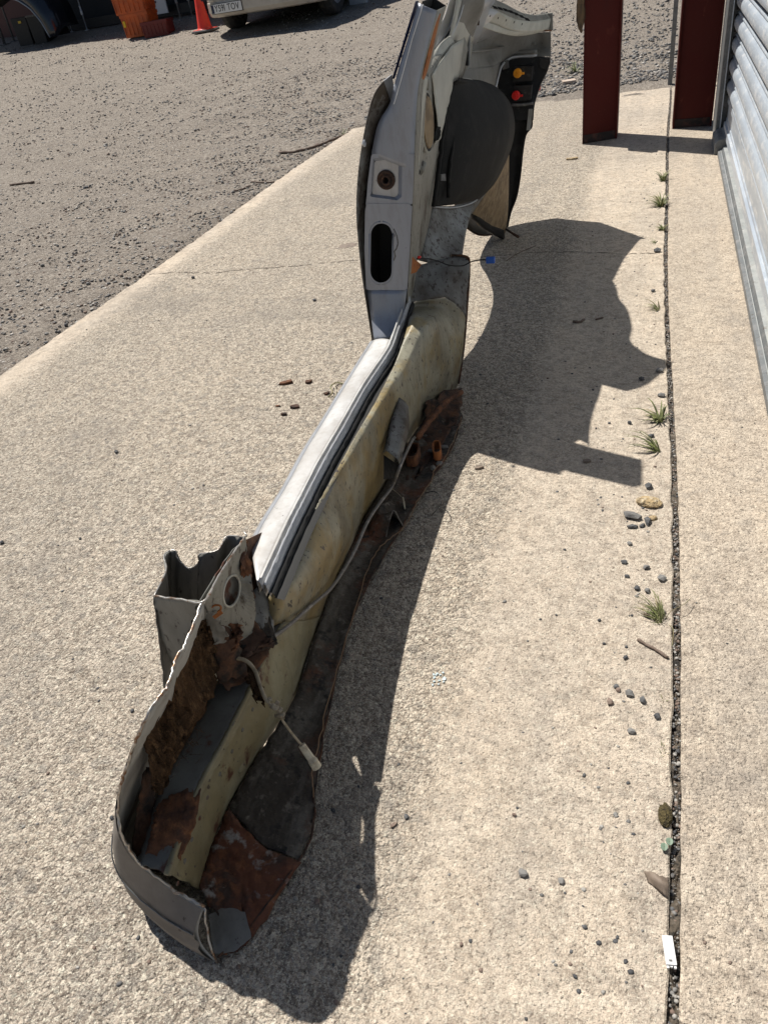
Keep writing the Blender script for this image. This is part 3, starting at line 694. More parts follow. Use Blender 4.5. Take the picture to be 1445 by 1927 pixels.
# inner wall with the round hole, rusty toward the rear
iw_out = [Pt['b'], Pt['c'], G(440, 1040, .422), Pt['d'], G(467, 1060, .37), G(475, 1100, .345), G(482, 1150, .29), G(470, 1215, .24), G(435, 1245, .235), G(420, 1210, .28), G(400, 1180, .33), G(392, 1150, .40)]
hc = np.array(G(436, 1112, .368)); hA = np.array(Pt['d'])-np.array(Pt['b']); hA /= np.linalg.norm(hA)
hB = np.array(G(470, 1215, .20))-np.array(Pt['c']); hB -= hA*(hB@hA)*.0; hB /= np.linalg.norm(hB)
hole = [tuple(hc+.034*math.cos(a)*hA*1.0+.036*math.sin(a)*hB) for a in np.linspace(0, 2*PI, 25)[:-1]]
plate_hole('post_inner_wall', iw_out, hole, M['white_dirty'], body, n=72, thick=.0016)
ring = [tuple(np.array(p)+np.array([.001, -.001, .001])) for p in hole]
MB().tube(ring+[ring[0]], .0022, 5).out('hole_lip', M['white'], body, smooth=True)
# rusted strip beside the hole and torn shreds below
loft('rusted_strip', [[G(458, 1018, .409), G(464, 1020, .405)], [G(452, 1070, .385), G(470, 1075, .360)], [G(458, 1120, .31), G(478, 1130, .29)], [G(448, 1170, .255), G(482, 1180, .235)], [G(438, 1205, .225), G(468, 1215, .205)]], M['rust'], body, nu=7, nv=6, jag=.0022, smooth=True, thick=.002)
def shred(pts, m='rust_dark', name='torn_shred', jag=.0028, nu=6, nv=5): return loft(name, pts, M[m], body, nu=nu, nv=nv, jag=jag, smooth=True, thick=.0018)
shred([[G(388, 1150, .40), G(400, 1140, .40)], [G(392, 1180, .36), G(415, 1165, .36)], [G(400, 1215, .31), G(432, 1205, .30)], [G(408, 1245, .27), G(438, 1240, .25)]], 'skin_in')
shred([[GS(400, 1205, .30), GS(425, 1195, .30)], [GS(405, 1240, .26), GS(450, 1220, .25)], [GS(418, 1290, .20), GS(462, 1260, .20)]], 'rust_dark')
shred([[GS(433, 1170, .30), GS(452, 1175, .29)], [GS(435, 1195, .28), GS(456, 1190, .28)], [GS(437, 1222, .26), GS(445, 1215, .26)]], 'rust')
shred([[GS(440, 1190, .24), GS(480, 1170, .23)], [GS(450, 1230, .215), GS(505, 1200, .205)], [GS(462, 1240, .21), GS(520, 1210, .19)]], 'rust_dark')
shred([[GS(462, 1245, .20), GS(478, 1250, .195)], [GS(468, 1285, .185), GS(492, 1290, .18)], [GS(482, 1315, .175), GS(498, 1328, .17)]], 'hair')
# torn bracket clip
MB().tube(catmull([GS(398, 1143, .40), GS(405, 1139, .405), GS(414, 1140, .405), GS(416, 1146, .40), GS(410, 1152, .395)], 5), .0016, 5).out('bent_clip', M['orange_rust'], body)
mb = MB(); a, b, c, d = (np.array(GS(*q)) for q in ((400, 1160, .385), (416, 1148, .39), (420, 1154, .385), (405, 1165, .38)))
mb.add([tuple(p) for p in (a, b, c, d)], [(0, 1, 2, 3)]); mb.out('clip_tab', M['orange_rust'], body, thick=.002)
shred([[GS(486, 1104, .268), GS(500, 1098, .262), GS(516, 1092, .255)], [GS(486, 1150, .235), GS(498, 1150, .228), GS(507, 1150, .222)], [GS(490, 1185, .205), GS(505, 1190, .198), GS(520, 1202, .19)], [GS(480, 1225, .19), GS(500, 1222, .185), GS(524, 1212, .182)]], 'floor', 'dirt_crust', .0007, 10, 7)
# lower closing sheet, greyish, at the foot of the tread
shred([[GS(468, 1120, .262), GS(483, 1106, .266), GS(500, 1100, .262), GS(513, 1098, .250)], [GS(470, 1170, .235), GS(486, 1160, .232), GS(502, 1160, .225), GS(512, 1130, .222)], [GS(472, 1230, .19), GS(490, 1220, .188), GS(505, 1212, .186), GS(518, 1206, .182)]], 'mottled', 'footwell_sheet', .0008, 10, 7)
loft('post_gusset', [[G(384, 1136, .425), G(393, 1150, .395)], [G(364, 1182, .395), G(399, 1182, .33)], [G(350, 1215, .375), G(419, 1212, .275)], [G(335, 1245, .36), G(405, 1250, .255)]], M['skin_in'], body, nu=8, nv=5, jag=.0006, smooth=True, thick=.0015)
loft('gap_cover_sheet', [[GS(398, 1225, .225), GS(520, 1200, .185)], [GS(405, 1262, .205), GS(505, 1232, .175)], [GS(425, 1300, .185), GS(480, 1270, .172)]], M['rust_dark'], body, nu=9, nv=5, jag=.0015, smooth=True, thick=.0015)  # added backing sheet, covers a bright gap where light leaked through
loft('sun_block_sheet', [[(-.596, .69, .35), (-.618, .84, .365), (-.622, .92, .325)], [(-.574, .69, .20), (-.596, .84, .20), (-.60, .92, .20)]], M['rust_dark'], body, nu=7, nv=6, jag=.0012, thick=.0015)  # added sheet behind the inner wall, stops sunlight passing the gap
def OF(px, py, z): p = G(px, py, z); return (p[0]-.016, p[1]-.004, p[2]-.012)
loft('post_inner_layer', [[OF(383, 1132, .450), OF(412, 1085, .435), OF(440, 1040, .420), OF(461, 1012, .415), OF(474, 1040, .36)], [OF(388, 1145, .41), OF(420, 1125, .38), OF(450, 1100, .36), OF(468, 1080, .35), OF(484, 1100, .32)], [OF(396, 1180, .34), OF(420, 1190, .30), OF(450, 1180, .28), OF(470, 1170, .27), OF(492, 1160, .25)], [OF(410, 1225, .26), OF(430, 1235, .235), OF(455, 1220, .225), OF(475, 1205, .22), OF(500, 1195, .20)]], M['sill_top'], body, nu=14, nv=5, jag=.0006, smooth=True, thick=.0015)
# raw bright top edges of the box
edge_tube('cut_edge', [Pt['a'], G(335, 1127, .44), Pt['b'], Pt['c'], G(440, 1040, .422), Pt['d']], .0017, M['edge'], .0005)
edge_tube('cut_edge', [Pt['a'], Pt['j'], Pt['i'], Pt['h'], G(331, 1037, .404), G(334, 1050, .394), G(350, 1067, .378), G(362, 1068, .378), G(374, 1058, .386), G(376, 1043, .400), Pt['f'], Pt['e'], Pt['d'], G(459, 1000, .422)], .0014, M['edge'], .0003)

# -- front skin: tall sheet that curls round the front
topE = [(383, 1132, .450), (362, 1180, .44), (348, 1215, .433), (330, 1245, .43), (318, 1285, .425), (300, 1312, .422), (276, 1350, .412), (258, 1390, .385), (240, 1440, .33), (228, 1480, .30), (222, 1520, .255), (226, 1560, .225), (240, 1592, .19), (262, 1622, .155), (300, 1652, .125), (340, 1682, .10), (385, 1708, .085)]
botE = [(-.735, .83), (-.735, .79), (-.735, .75), (-.733, .71), (-.730, .67), (-.728, .64), (-.726, .60), (-.724, .56), (-.722, .53), (-.720, .50), (-.716, .465), (-.708, .435), (-.690, .408), (-.665, .388), (-.625, .368), (-.57, .35), (-.519, .341)]
rows = []
for (px, py, z), (bx_, by_) in zip(topE, botE):
    t = np.array(G(px, py, z)); b = np.array([bx_, by_, .003]); r = []
    for k in np.linspace(0, 1, 12):
        p = t*(1-k)+b*k; bul = .020*math.sin(PI*k); p[0] -= bul*.8; p[1] -= bul*.35; r.append(tuple(p))
    rows.append(r)
fs = loft('front_skin', rows, M['skin_pale'], body, nv=5, smooth=True, thick=.0018, mats=None)
edge_tube('cut_edge', [G(*q) for q in topE], .0022, M['edge'], .0008)
edge_tube('cut_edge', [G(385, 1708, .085), G(389, 1745, .06), G(400, 1790, .03), G(411, 1812, .002)], .0018, M['edge'], .0008)
# outside is dusty silver: separate outer layer a few millimetres outside
rows2 = []
for (px, py, z), (bx_, by_) in list(zip(topE, botE)):
    t = np.array(G(px, py, z)); b = np.array([bx_, by_, .003]); r = []
    for k in np.linspace(.01, .995, 12):
        p = t*(1-k)+b*k; bul = .020*math.sin(PI*k)+.003-.006*math.exp(-((k-.55)/.05)**2); p[0] -= bul*.8; p[1] -= bul*.6; r.append(tuple(p))
    rows2.append(r)
loft('front_skin_outside', rows2, M['skin_dusty'], body, nv=5, smooth=True)
edge_tube('skin_crease', [tuple(np.array(r[4])+np.array([-.0015, -.0015, 0])) for r in rows2[-8:]], .0011, M['dark_grey'], .0002)
# grey inner reinforcement and rust at the front bottom
shred([[GS(272, 1450, .22), GS(290, 1440, .20)], [G(260, 1520, .19), G(292, 1500, .18)], [G(250, 1590, .14), G(290, 1560, .15)], [G(262, 1628, .10), G(300, 1640, .10)]], 'rust_dark', 'inner_gusset', .0016, 8, 6)
MR = 1.02
shred([[G(300, 1512, .180), G(318, 1500, .182), G(352, 1486, .182), G(378, 1484, .180)], [G(290, 1540, .177), G(320, 1535, .178), G(350, 1540, .178), G(368, 1550, .168)], [G(284, 1575, .168), G(310, 1570, .170), G(335, 1578, .168), G(348, 1598, .150)], [G(272, 1605, .158), G(296, 1608, .158), G(318, 1618, .152), G(330, 1640, .13)]], 'rust', 'rust_patch', .0012, 16, 7)
# -- fibre mats on the inner side
shred([[GS(365, 1170, .41), GS(380, 1165, .40), GS(392, 1180, .38)], [GS(345, 1215, .39), GS(372, 1212, .36), GS(405, 1220, .31)], [GS(325, 1275, .35), GS(365, 1280, .29), GS(410, 1260, .24)], [GS(322, 1330, .30), GS(360, 1350, .24), GS(403, 1300, .20)], [GS(310, 1400, .25), GS(335, 1400, .21), GS(365, 1370, .185)], [GS(300, 1460, .20), GS(320, 1440, .19), GS(335, 1420, .178)]], 'hair', 'fibre_mat', .0022, 16, 6)
shred([[GS(300, 1318, .375), GS(312, 1312, .36), GS(325, 1330, .33)], [GS(280, 1350, .35), GS(300, 1360, .31), GS(330, 1375, .27)], [GS(275, 1400, .31), GS(300, 1410, .26), GS(328, 1415, .22)], [GS(284, 1450, .26), GS(305, 1455, .21), GS(322, 1445, .19)], [GS(294, 1492, .20), GS(302, 1495, .19), GS(312, 1485, .18)]], 'hair', 'fibre_mat', .0022, 12, 6)
hb = MB()
for i in range(60):
    px, py = random.uniform(285, 400), 0
    py = 1490-(px-285)*random.uniform(.8, 2.6)
    if py < 1190: continue
    z = .20+.18*max(0, (1490-py)/300)*.8; c = np.array(GS(px, py, z+.01)); d = RNG.normal(0, .006, 3)
    hb.tube([c, c+d, c+d+RNG.normal(0, .006, 3)], .00035, 3, cap=False)
hb.out('loose_fibres', M['hair'], body, kind='stuff')

# -- brackets, rod and cables on the floor remnant
br = MB()
A1, A2, A3 = np.array(G(722, 962, .012)), np.array(G(742, 960, .055)), np.array(G(757, 992, .015))
back = np.array([0, .12, 0]); B1, B2, B3 = (np.array(G(*q)) for q in ((700, 1000, .012), (706, 968, .05), (740, 1012, .014)))
loft('folded_bracket', [[G(726, 1012, .014), G(732, 985, .045), G(740, 961, .065), G(750, 975, .045), G(759, 992, .018)], [G(695, 1010, .02), G(700, 985, .04), G(712, 965, .058), G(730, 965, .03), G(745, 960, .018)], [G(690, 990, .02), G(700, 968, .03), G(715, 950, .045), G(730, 945, .03), G(740, 940, .018)]], M['floor'], body, nu=13, nv=4, thick=.002)
edge_tube('bracket_lip', [G(726, 1012, .014), G(731, 987, .042), G(740, 961, .066), G(750, 976, .045), G(760, 993, .018)], .0013, M['wire_grey'])
# box bracket on the sill face
loft('jack_bracket', [[G(721, 852, .17), G(727, 848, .185), G(748, 864, .165), G(753, 876, .135)], [G(729, 818, .19), G(735, 810, .205), G(757, 824, .185), G(762, 835, .16)], [G(735, 790, .21), G(742, 782, .22), G(764, 795, .20), G(769, 806, .17)], [G(748, 752, .225), G(751, 748, .23), G(762, 756, .215), G(768, 766, .195)]], M['mottled'], body, nu=13, nv=5, smooth=True, thick=.002)
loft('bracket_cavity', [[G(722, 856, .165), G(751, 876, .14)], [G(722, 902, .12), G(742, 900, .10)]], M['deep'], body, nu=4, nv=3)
rod = catmull([G(868, 738, .075), G(845, 752, .085), G(822, 775, .085), G(806, 795, .08), G(792, 815, .08), G(784, 826, .075)], 6)
MB().tube(rod, [.008+random.uniform(-.0012, .0016) for _ in rod], 9).out('rusty_rod', M['rust'], body, smooth=True)
shred([[G(800, 760, .10), G(840, 735, .05), G(868, 730, .03)], [G(795, 800, .04), G(835, 790, .022), G(866, 775, .022)], [G(780, 850, .02), G(810, 840, .020), G(845, 815, .02)], [G(760, 905, .02), G(780, 900, .02), G(800, 880, .02)]], 'rust_dark', 'rusted_floor_scale', .0030, 10, 7)
def ring_bracket(c, rx, ry, ang, m, name, hgt=.03):
    c = np.array(c); ca, sa = math.cos(ang), math.sin(ang); mb = MB(); n = 16; v = []
    for z in (0, hgt):
        for k in range(n):
            a = 2*PI*k/n; x = rx*math.copysign(abs(math.cos(a))**.6, math.cos(a)); y = ry*math.copysign(abs(math.sin(a))**.6, math.sin(a)); v.append((c[0]+x*ca-y*sa, c[1]+x*sa+y*ca, c[2]+z))
    mb.add(v, [(k, (k+1) % n, n+(k+1) % n, n+k) for k in range(n)]); mb.out(name, m, body, thick=.004, smooth=False)
ring_bracket(G(778, 865, .028), .016, .034, .1, M['rust'], 'seat_bracket', .032)
ring_bracket(G(823, 855, .024), .010, .030, .25, M['orange_rust'], 'seat_bracket', .026)
for q, z in (((812, 848), .03), ((826, 872), .02), ((836, 840), .02), ((815, 880), .018)):
    mb = MB().rock(G(q[0], q[1], z), .009, (1, 1.3, .5), jag=.35); mb.out('metal_scrap', M['skin_in'], body)
main = catmull([G(450, 1218, .245), G(500, 1205, .235), G(540, 1180, .215), G(585, 1140, .175), G(620, 1110, .135), G(645, 1075, .12), G(668, 1035, .12), G(690, 985, .12), G(712, 950, .11), G(738, 915, .10), G(752, 880, .16), G(765, 850, .14), G(776, 828, .10), G(782, 822, .07)], 6)
MB().tube(main, .0038, 8).out('cable', M['wire_grey'], body, smooth=True)
MB().tube(catmull([GS(395, 1262, .20), GS(420, 1240, .22), GS(450, 1222, .215), GS(480, 1205, .20), GS(510, 1200, .19)], 6), .005, 8).out('cable', M['tar'], body, smooth=True)
w2 = catmull([GS(430, 1236, .235), GS(462, 1243, .235), GS(480, 1262, .225), GS(490, 1290, .21), GS(502, 1318, .20), GS(520, 1335, .19), GS(532, 1356, .175), GS(548, 1378, .155), GS(570, 1405, .13)], 6)
wo = MB().tube(w2, [.0032 if i < 26 else .0019 for i in range(len(w2))], 7).out('wire', M['wire_buff'], body, smooth=True)
cn = [GS(568, 1402, .132), GS(576, 1414, .122), GS(586, 1428, .112), GS(589, 1432, .109), GS(597, 1444, .098)]
MB().tube(cn, [.0058, .0062, .0064, .0078, .0080], 10).out('connector', M['connector'], body)
mb = MB()
for i in range(16):
    k = random.randint(22, 34); c = np.array(w2[k]); mb.rock(c+RNG.normal(0, .003, 3), .005, (1, 1, .5), jag=.5)
mb.out('peeling_tape', M['wire_buff'], body)
MB().tube([tuple(np.array(p)+RNG.normal(0, .0012, 3)) for p in catmull([G(590, 1500, .02), G(588, 1450, .03), G(600, 1400, .025), G(612, 1340, .02), G(640, 1240, .02), G(680, 1110, .02), G(704, 1045, .022), G(728, 1018, .022), G(760, 992, .024), G(775, 965, .022), G(790, 935, .022), G(812, 905, .022), G(817, 885, .024), G(838, 860, .022), G(858, 815, .022), G(868, 785, .022)], 6)], .0011, 5).out('wire', M['wire_brown'], body, smooth=True)
MB().tube(catmull([G(738, 920, .05), G(748, 928, .035), G(758, 938, .03), G(762, 945, .03)], 5), .0008, 5).out('wire', M['wire_buff'], body)
MB().tube([G(758, 936, .032), G(760, 948, .03), G(762, 958, .022)], [.0018, .0024, .0016], 6).out('wire_sleeve', M['connector'], body)
MB().tube(catmull([G(800, 928, .02), G(815, 925, .03), G(828, 932, .045), G(830, 945, .045), G(822, 958, .03), G(812, 970, .02)], 5), .0012, 5).out('wire', M['deep'], body)

# -- door pillar
jL = [(704, 640), (698, 595), (689, 545), (688, 500), (686, 440), (687, 390), (692, 340), (699, 290), (708, 245), (717, 222), (733, 196), (741, 165), (753, 120), (770, 65), (787, 5)]
jR = [(737, 636), (757, 600), (766, 545), (768, 520), (771, 470), (773, 420), (776, 370), (778, 320), (780, 270), (782, 225), (784, 195), (787, 165), (795, 125), (806, 80), (822, 20)]
def yj(py): return YP-.0*py+(.0 if py < 560 else 0)-(.06*max(0, (py-560)/80)**1.5)
outer = [AY(x, y, yj(y)) for x, y in jL]+[AY(x, y, yj(y)) for x, y in jR[::-1]]
# split: lower part (below the oval), part with oval, striker part, upper part
def band(l0, l1, name, m, nu=7, **kw):
    rows = [subrow(AY(*jL[i], yj(jL[i][1])), AY(*jR[i], yj(jR[i][1])), nu) for i in range(l0, l1+1)]
    # gentle crown
    rows = [[(p[0], p[1]-.006*math.sin(PI*k/(nu-1)), p[2]) for k, p in enumerate(r)] for r in rows]
    return loft(name, rows, m, body, nv=6, smooth=True, thick=.0015, **kw)
band(7, 14, 'pillar_upper', M['jamb'])
# oval opening plate
o1 = [AY(x, y, YP-.0042) for x, y in ((689, 546), (686, 470), (687, 400), (688, 383))]+[AY(x, y, YP-.0042) for x, y in ((776, 383), (774, 410), (771, 470), (766, 546))]
ovp = []
for cx_, cy_, a0, a1 in ((718, 441, 180, 360), (717, 511, 0, 180)):
    for a in np.linspace(a0, a1, 12): ovp.append((cx_+20*math.cos(math.radians(a)), cy_+21*math.sin(math.radians(a))))
ovp[10] = (741, 447); 
ov = [AY(x, y, YP-.0042) for x, y in ovp]
plate_hole('pillar_middle', o1, ov, M['jamb'], body, n=80, thick=.0015)
rimpts = [AY(719+(x-719)*1.10, 476+(y-476)*1.06, YP-.004) for x, y in ovp]
MB().tube(rimpts+[rimpts[0]], .0022, 6).out('oval_rim', M['jamb'], body, smooth=True)
MB().tube([AY(x, y, YP-.004) for x, y in ((741, 430), (747, 444), (749, 458), (746, 468), (742, 473), (744, 482), (741, 490))], .0022, 5).out('torn_lip', M['mottled'], body)
o2 = [AY(x, y, YP-.003) for x, y in ((690, 352), (694, 325), (699, 290))]+[AY(x, y, YP-.003) for x, y in ((779, 290), (778, 325), (777, 352))]
# striker recess: frame then sunk plate
def rp(x, y, d=0): return AY(x, y, YP-.003+d)
rec = [(702, 298), (752, 293), (757, 300), (756, 370), (748, 377), (697, 370)]
o3 = [rp(x, y) for x, y in ((690, 372), (692, 345), (699, 290), (740, 286), (779, 290), (778, 325), (776, 385), (730, 385.5), (688, 385))]
plate_hole('pillar_striker_zone', o3, [rp(x, y) for x, y in rec], M['jamb'], body, n=80, thick=.0015)
sunk = [(705, 303), (747, 299), (750, 304), (749, 366), (743, 371), (700, 365)]
v = [rp(x, y) for x, y in rec]+[rp(x, y, .010) for x, y in sunk]
obj('recess_wall', v, [(k, (k+1) % 6, 6+(k+1) % 6, 6+k) for k in range(6)], M['jamb'], body)
sh = [rp(727+7.5*math.cos(a), 338+8*math.sin(a), .010) for a in np.linspace(0, 2*PI, 25)[:-1]]
plate_hole('striker_plate', [rp(x, y, .010) for x, y in sunk], sh, M['skin'], body, n=64, thick=.001)
c = np.array(rp(727, 338, .010)); 
MB().lathe(tuple(c), [(.0235, .001), (.024, -.004), (.019, -.0065), (.017, -.004), (.013, -.003), (.012, -.008), (.0085, -.010), (.0075, -.006), (.0075, .02)], 26, 'y').out('striker_thread', M['rust_dark'], body, smooth=True)
MB().lathe(tuple(c+np.array([0, .012, 0])), [(.0, 0), (.012, 0)], 12, 'y').out('striker_hole', M['deep'], body)
band(0, 2, 'pillar_foot', M['jamb'])
v1 = [AY(x, y, yj(y)-.001) for x, y in ((693, 560), (688, 540))]
# door seal ridge line on upper pillar
MB().tube([AY(x, y, YP-.006) for x, y in ((796, 8), (775, 75), (760, 130), (746, 180), (741, 196))], .0011, 5).out('pillar_ridge', M['whiteplastic'], body)
# left skin flange, dull inner side
fl_out = [(701, 646), (694, 600), (683, 530), (675, 460), (671, 400), (673, 340), (681, 275), (695, 205), (707, 172), (722, 152)]
fl_in = [(704, 640), (701, 598), (695, 540), (688, 480), (686, 430), (688, 380), (694, 330), (702, 270), (718, 222), (735, 190)]
loft('skin_flange', [[AY(*a, 1.915), AY(*b, 1.955)] for a, b in zip(fl_out, fl_in)], M['mottled'], body, nu=5, nv=6, smooth=True, thick=.002)
loft('flange_top', [[AY(722, 152, 1.925), AY(737, 140, 1.95)], [AY(735, 190, 1.96), AY(741, 165, 1.955)]], M['skin'], body, nu=4, nv=3, thick=.002)
loft('foil_edge', [[AY(738, 148, 1.93), AY(742, 148, 1.94)], [AY(760, 75, 1.93), AY(764, 78, 1.94)], [AY(782, 2, 1.93), AY(788, 2, 1.94)]], M['blueglue'], body, nu=3, nv=3, thick=.001)
c = AY(685, 270, 1.90); MB().rock(c, .006, (1, 1, 1.6), jag=.1).out('hinge_rivet', M['skin'], body)
# right side of the pillar box: cream edge strips, rust strip
def strip(name, a, b, ya, yb, m, **kw): return loft(name, [[AY(*p, ya), AY(*q, yb)] for p, q in zip(a, b)], M[m], body, nu=4, nv=5, smooth=True, thick=.0012, **kw)
strip('pillar_return', [(822, 20), (806, 80), (793, 130), (784, 190), (781, 250), (778, 340), (774, 430), (770, 500), (766, 570)], [(829, 24), (812, 88), (799, 140), (792, 195), (791, 250), (784, 330), (778, 430), (773, 500), (768, 570)], YP, YP+.05, 'white_dirty')
strip('rusty_return', [(824, 22), (809, 84), (797, 132), (790, 158)], [(829, 26), (815, 88), (803, 136), (795, 155)], YP+.02, YP+.05, 'orange_rust')
strip('inner_return', [(797, 140), (793, 190), (791, 250), (785, 330)], [(806, 145), (799, 190), (793, 250), (787, 330)], YP+.05, YP+.08, 'white')
# back of the pillar so that the oval looks into a dark box
bk = [AY(x, y, YP) for x, y in jL]
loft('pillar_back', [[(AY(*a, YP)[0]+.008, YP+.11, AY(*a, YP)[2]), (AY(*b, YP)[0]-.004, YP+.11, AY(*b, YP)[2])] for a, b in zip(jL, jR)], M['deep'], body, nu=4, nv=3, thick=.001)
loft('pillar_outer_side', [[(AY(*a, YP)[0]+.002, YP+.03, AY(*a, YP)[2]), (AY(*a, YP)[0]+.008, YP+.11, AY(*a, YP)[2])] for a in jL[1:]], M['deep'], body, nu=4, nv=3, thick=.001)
loft('pillar_inner_side', [[(AY(*a, YP)[0]-.001, YP+.004, AY(*a, YP)[2]), (AY(*a, YP)[0]-.004, YP+.11, AY(*a, YP)[2])] for a in jR[1:]], M['white_dirty'], body, nu=4, nv=3, thick=.001)
# pillar foot hollow and scratches at the base
MB().lathe((0, 0, 0), [(0, 0)], 3)

# -- outer rear quarter skin: side profile gives the cast silhouette
def skin_x(y, z):
    x = np.interp(z, [0, .15, .3, .55, .68, .82, .88, 1.03, 1.2], [-.715, -.755, -.755, -.745, -.715, -.665, -.63, -.545, -.49])
    if y > 3.2: x += .10*((y-3.2)/.72)**2
    if 2.0 < y < 3.3: x += -.02*math.sin(PI*(y-2.0)/1.3)
    return x
ybs = [1.96, 2.10, 2.25, 2.282, 2.284, 2.31, 2.40, 2.50, 2.63, 2.76, 2.88, 2.97, 3.06, 3.14, 3.20, 3.27, 3.36, 3.46, 3.55, 3.64, 3.72, 3.80, 3.87, 3.92]
zbs = [.01, .005, .01, .02, .20, .34, .42, .455, .475, .475, .455, .42, .36, .28, .20, .13, .07, .03, .004, .06, .15, .26, .38, .47]
zts = np.interp(ybs, [1.96, 2.42, 2.55, 2.75, 2.95, 3.3, 3.7, 3.92], [.84, .85, .93, .88, .83, .80, .785, .76])
rows = []
for y, zb, zt_ in zip(ybs, zbs, zts):
    rows.append([(skin_x(y, z), y, z) for z in np.linspace(zb, zt_, 16)])
loft('rear_quarter_skin', rows, M['skin_in'], body, smooth=True, thick=.0015)
edge_tube('arch_edge', [(skin_x(y, z)+.004, y, z) for y, z in zip(ybs[4:19], zbs[4:19])], .004, M['rust_dark'])
# C pillar stub
cp = [[(2.415, .84), (2.41, .92), (2.40, 1.0), (2.45, 1.07), (2.54, 1.13), (2.655, 1.19)], [(2.82, .86), (2.77, .92), (2.72, 1.0), (2.67, 1.07), (2.655, 1.13), (2.66, 1.195)]]
cp = [resample([(a, b, 0) for a, b in r], 10) for r in cp]
def cx(z): return float(np.interp(z, [.8, .86, 1.0, 1.2], [-.60, -.575, -.525, -.49]))
rowsC = [[(cx(p[1])-.0, p[0], p[1]) for p in subrow(a, b, 7)] for a, b in zip(*cp)]
loft('rear_pillar', rowsC, M['white'], body, smooth=True, thick=.004)
# window sill and flange between the pillars
loft('waist_rail', [[(skin_x(y, z), y, z), (skin_x(y, z)+.03, y, z+.012), (skin_x(y, z)+.06, y, z-.005), (skin_x(y, z)+.065, y, z-.05)] for y, z in ((1.98, .835), (2.1, .84), (2.2, .843), (2.3, .845), (2.42, .85))], M['skin'], body, nv=3, smooth=True, thick=.0015)
# bright curved window flange
loft('window_flange', [[AY(862, -40, 2.47), AY(869, -40, 2.49)], [AY(846, 0, 2.45), AY(862, 0, 2.48)], [AY(836, 30, 2.43), AY(850, 38, 2.46)], [AY(820, 65, 2.38), AY(836, 68, 2.42)], [AY(806, 92, 2.25), AY(815, 98, 2.30)]], M['tread'], body, nu=7, nv=7, smooth=True, thick=.002)
for k, (dx_, m_) in enumerate(((0, 'skin'), (6, 'deep'), (12, 'skin'))):
    MB().tube(catmull([AY(868+dx_, -40, 2.49), AY(861+dx_, 0, 2.48), AY(850+dx_, 38, 2.46), AY(835+dx_, 68, 2.42), AY(812+dx_*.6, 98, 2.30)], 6), .0035, 6).out('window_seam', M[m_], body, smooth=True)
# C-pillar inner face (grey) going up and back
loft('rear_pillar_inner', [[AY(878, -60, 2.46), AY(890, -60, 2.48), AY(905, -60, 2.50)], [AY(868, 0, 2.46), AY(885, 0, 2.50), AY(912, 0, 2.55)], [AY(855, 45, 2.44), AY(872, 45, 2.58), AY(896, 50, 2.72)], [AY(838, 76, 2.40), AY(862, 80, 2.62), AY(880, 90, 2.85)]], M['skin_in'], body, nu=12, nv=7, smooth=True, thick=.002)
# white diagonal bolster and quarter inner panel
loft('quarter_inner_panel', [
    [AY(795, 130, 2.05), AY(801, 128, 2.12), AY(848, 70, 2.45), AY(870, 60, 2.60)],
    [AY(798, 140, 2.06), AY(812, 132, 2.14), AY(853, 76, 2.46), AY(880, 95, 2.72)],
    [AY(796, 170, 2.07), AY(822, 150, 2.20), AY(850, 115, 2.44), AY(872, 140, 2.72)],
    [AY(792, 220, 2.07), AY(822, 215, 2.24), AY(840, 190, 2.38), AY(858, 165, 2.66)],
    [AY(790, 280, 2.07), AY(818, 265, 2.24), AY(832, 250, 2.36), AY(845, 215, 2.55)],
    [AY(782, 340, 2.06), AY(808, 330, 2.20), AY(822, 320, 2.32), AY(832, 300, 2.45)],
    [AY(778, 420, 2.05), AY(797, 415, 2.18), AY(808, 410, 2.26), AY(818, 390, 2.38)],
    [AY(775, 490, 2.05), AY(786, 490, 2.12), AY(793, 488, 2.17), AY(800, 470, 2.22)]], M['white_dirty'], body, nu=16, nv=6, smooth=True, thick=.0015)
loft('white_bolster', [
    [AY(800, 118, 2.16), AY(806, 134, 2.17), AY(810, 140, 2.20)],
    [AY(815, 98, 2.24), AY(825, 112, 2.25), AY(830, 122, 2.30)],
    [AY(832, 78, 2.32), AY(842, 88, 2.35), AY(848, 102, 2.40)],
    [AY(846, 67, 2.40), AY(851, 72, 2.42), AY(856, 84, 2.46)]], M['white'], body, nu=8, nv=6, smooth=True, thick=.002)
loft('quarter_white_flank', [
    [AY(812, 140, 2.13), AY(850, 85, 2.38), AY(872, 72, 2.52)],
    [AY(816, 175, 2.16), AY(850, 140, 2.38), AY(864, 138, 2.56)],
    [AY(824, 245, 2.20), AY(838, 215, 2.34), AY(848, 185, 2.50)],
    [AY(816, 275, 2.20), AY(828, 262, 2.30), AY(836, 240, 2.40)]], M['white'], body, nu=12, nv=7, jag=.0006, smooth=True, thick=.0015)
# dark tool shaped hole strip and tool clip
loft('quarter_hole', [[AY(822, 237, 2.17), AY(829, 241, 2.18)], [AY(818, 255, 2.165), AY(829, 250, 2.175)], [AY(818, 268, 2.165), AY(826, 262, 2.17)]], M['deep'], body, nu=5, nv=3, jag=.001)
loft('dark_slot', [[AY(797, 205, 2.02), AY(799, 205, 2.03)], [AY(786, 255, 2.02), AY(792, 255, 2.03)], [AY(788, 292, 2.02), AY(790, 292, 2.03)]], M['deep'], body, nu=4, nv=4)
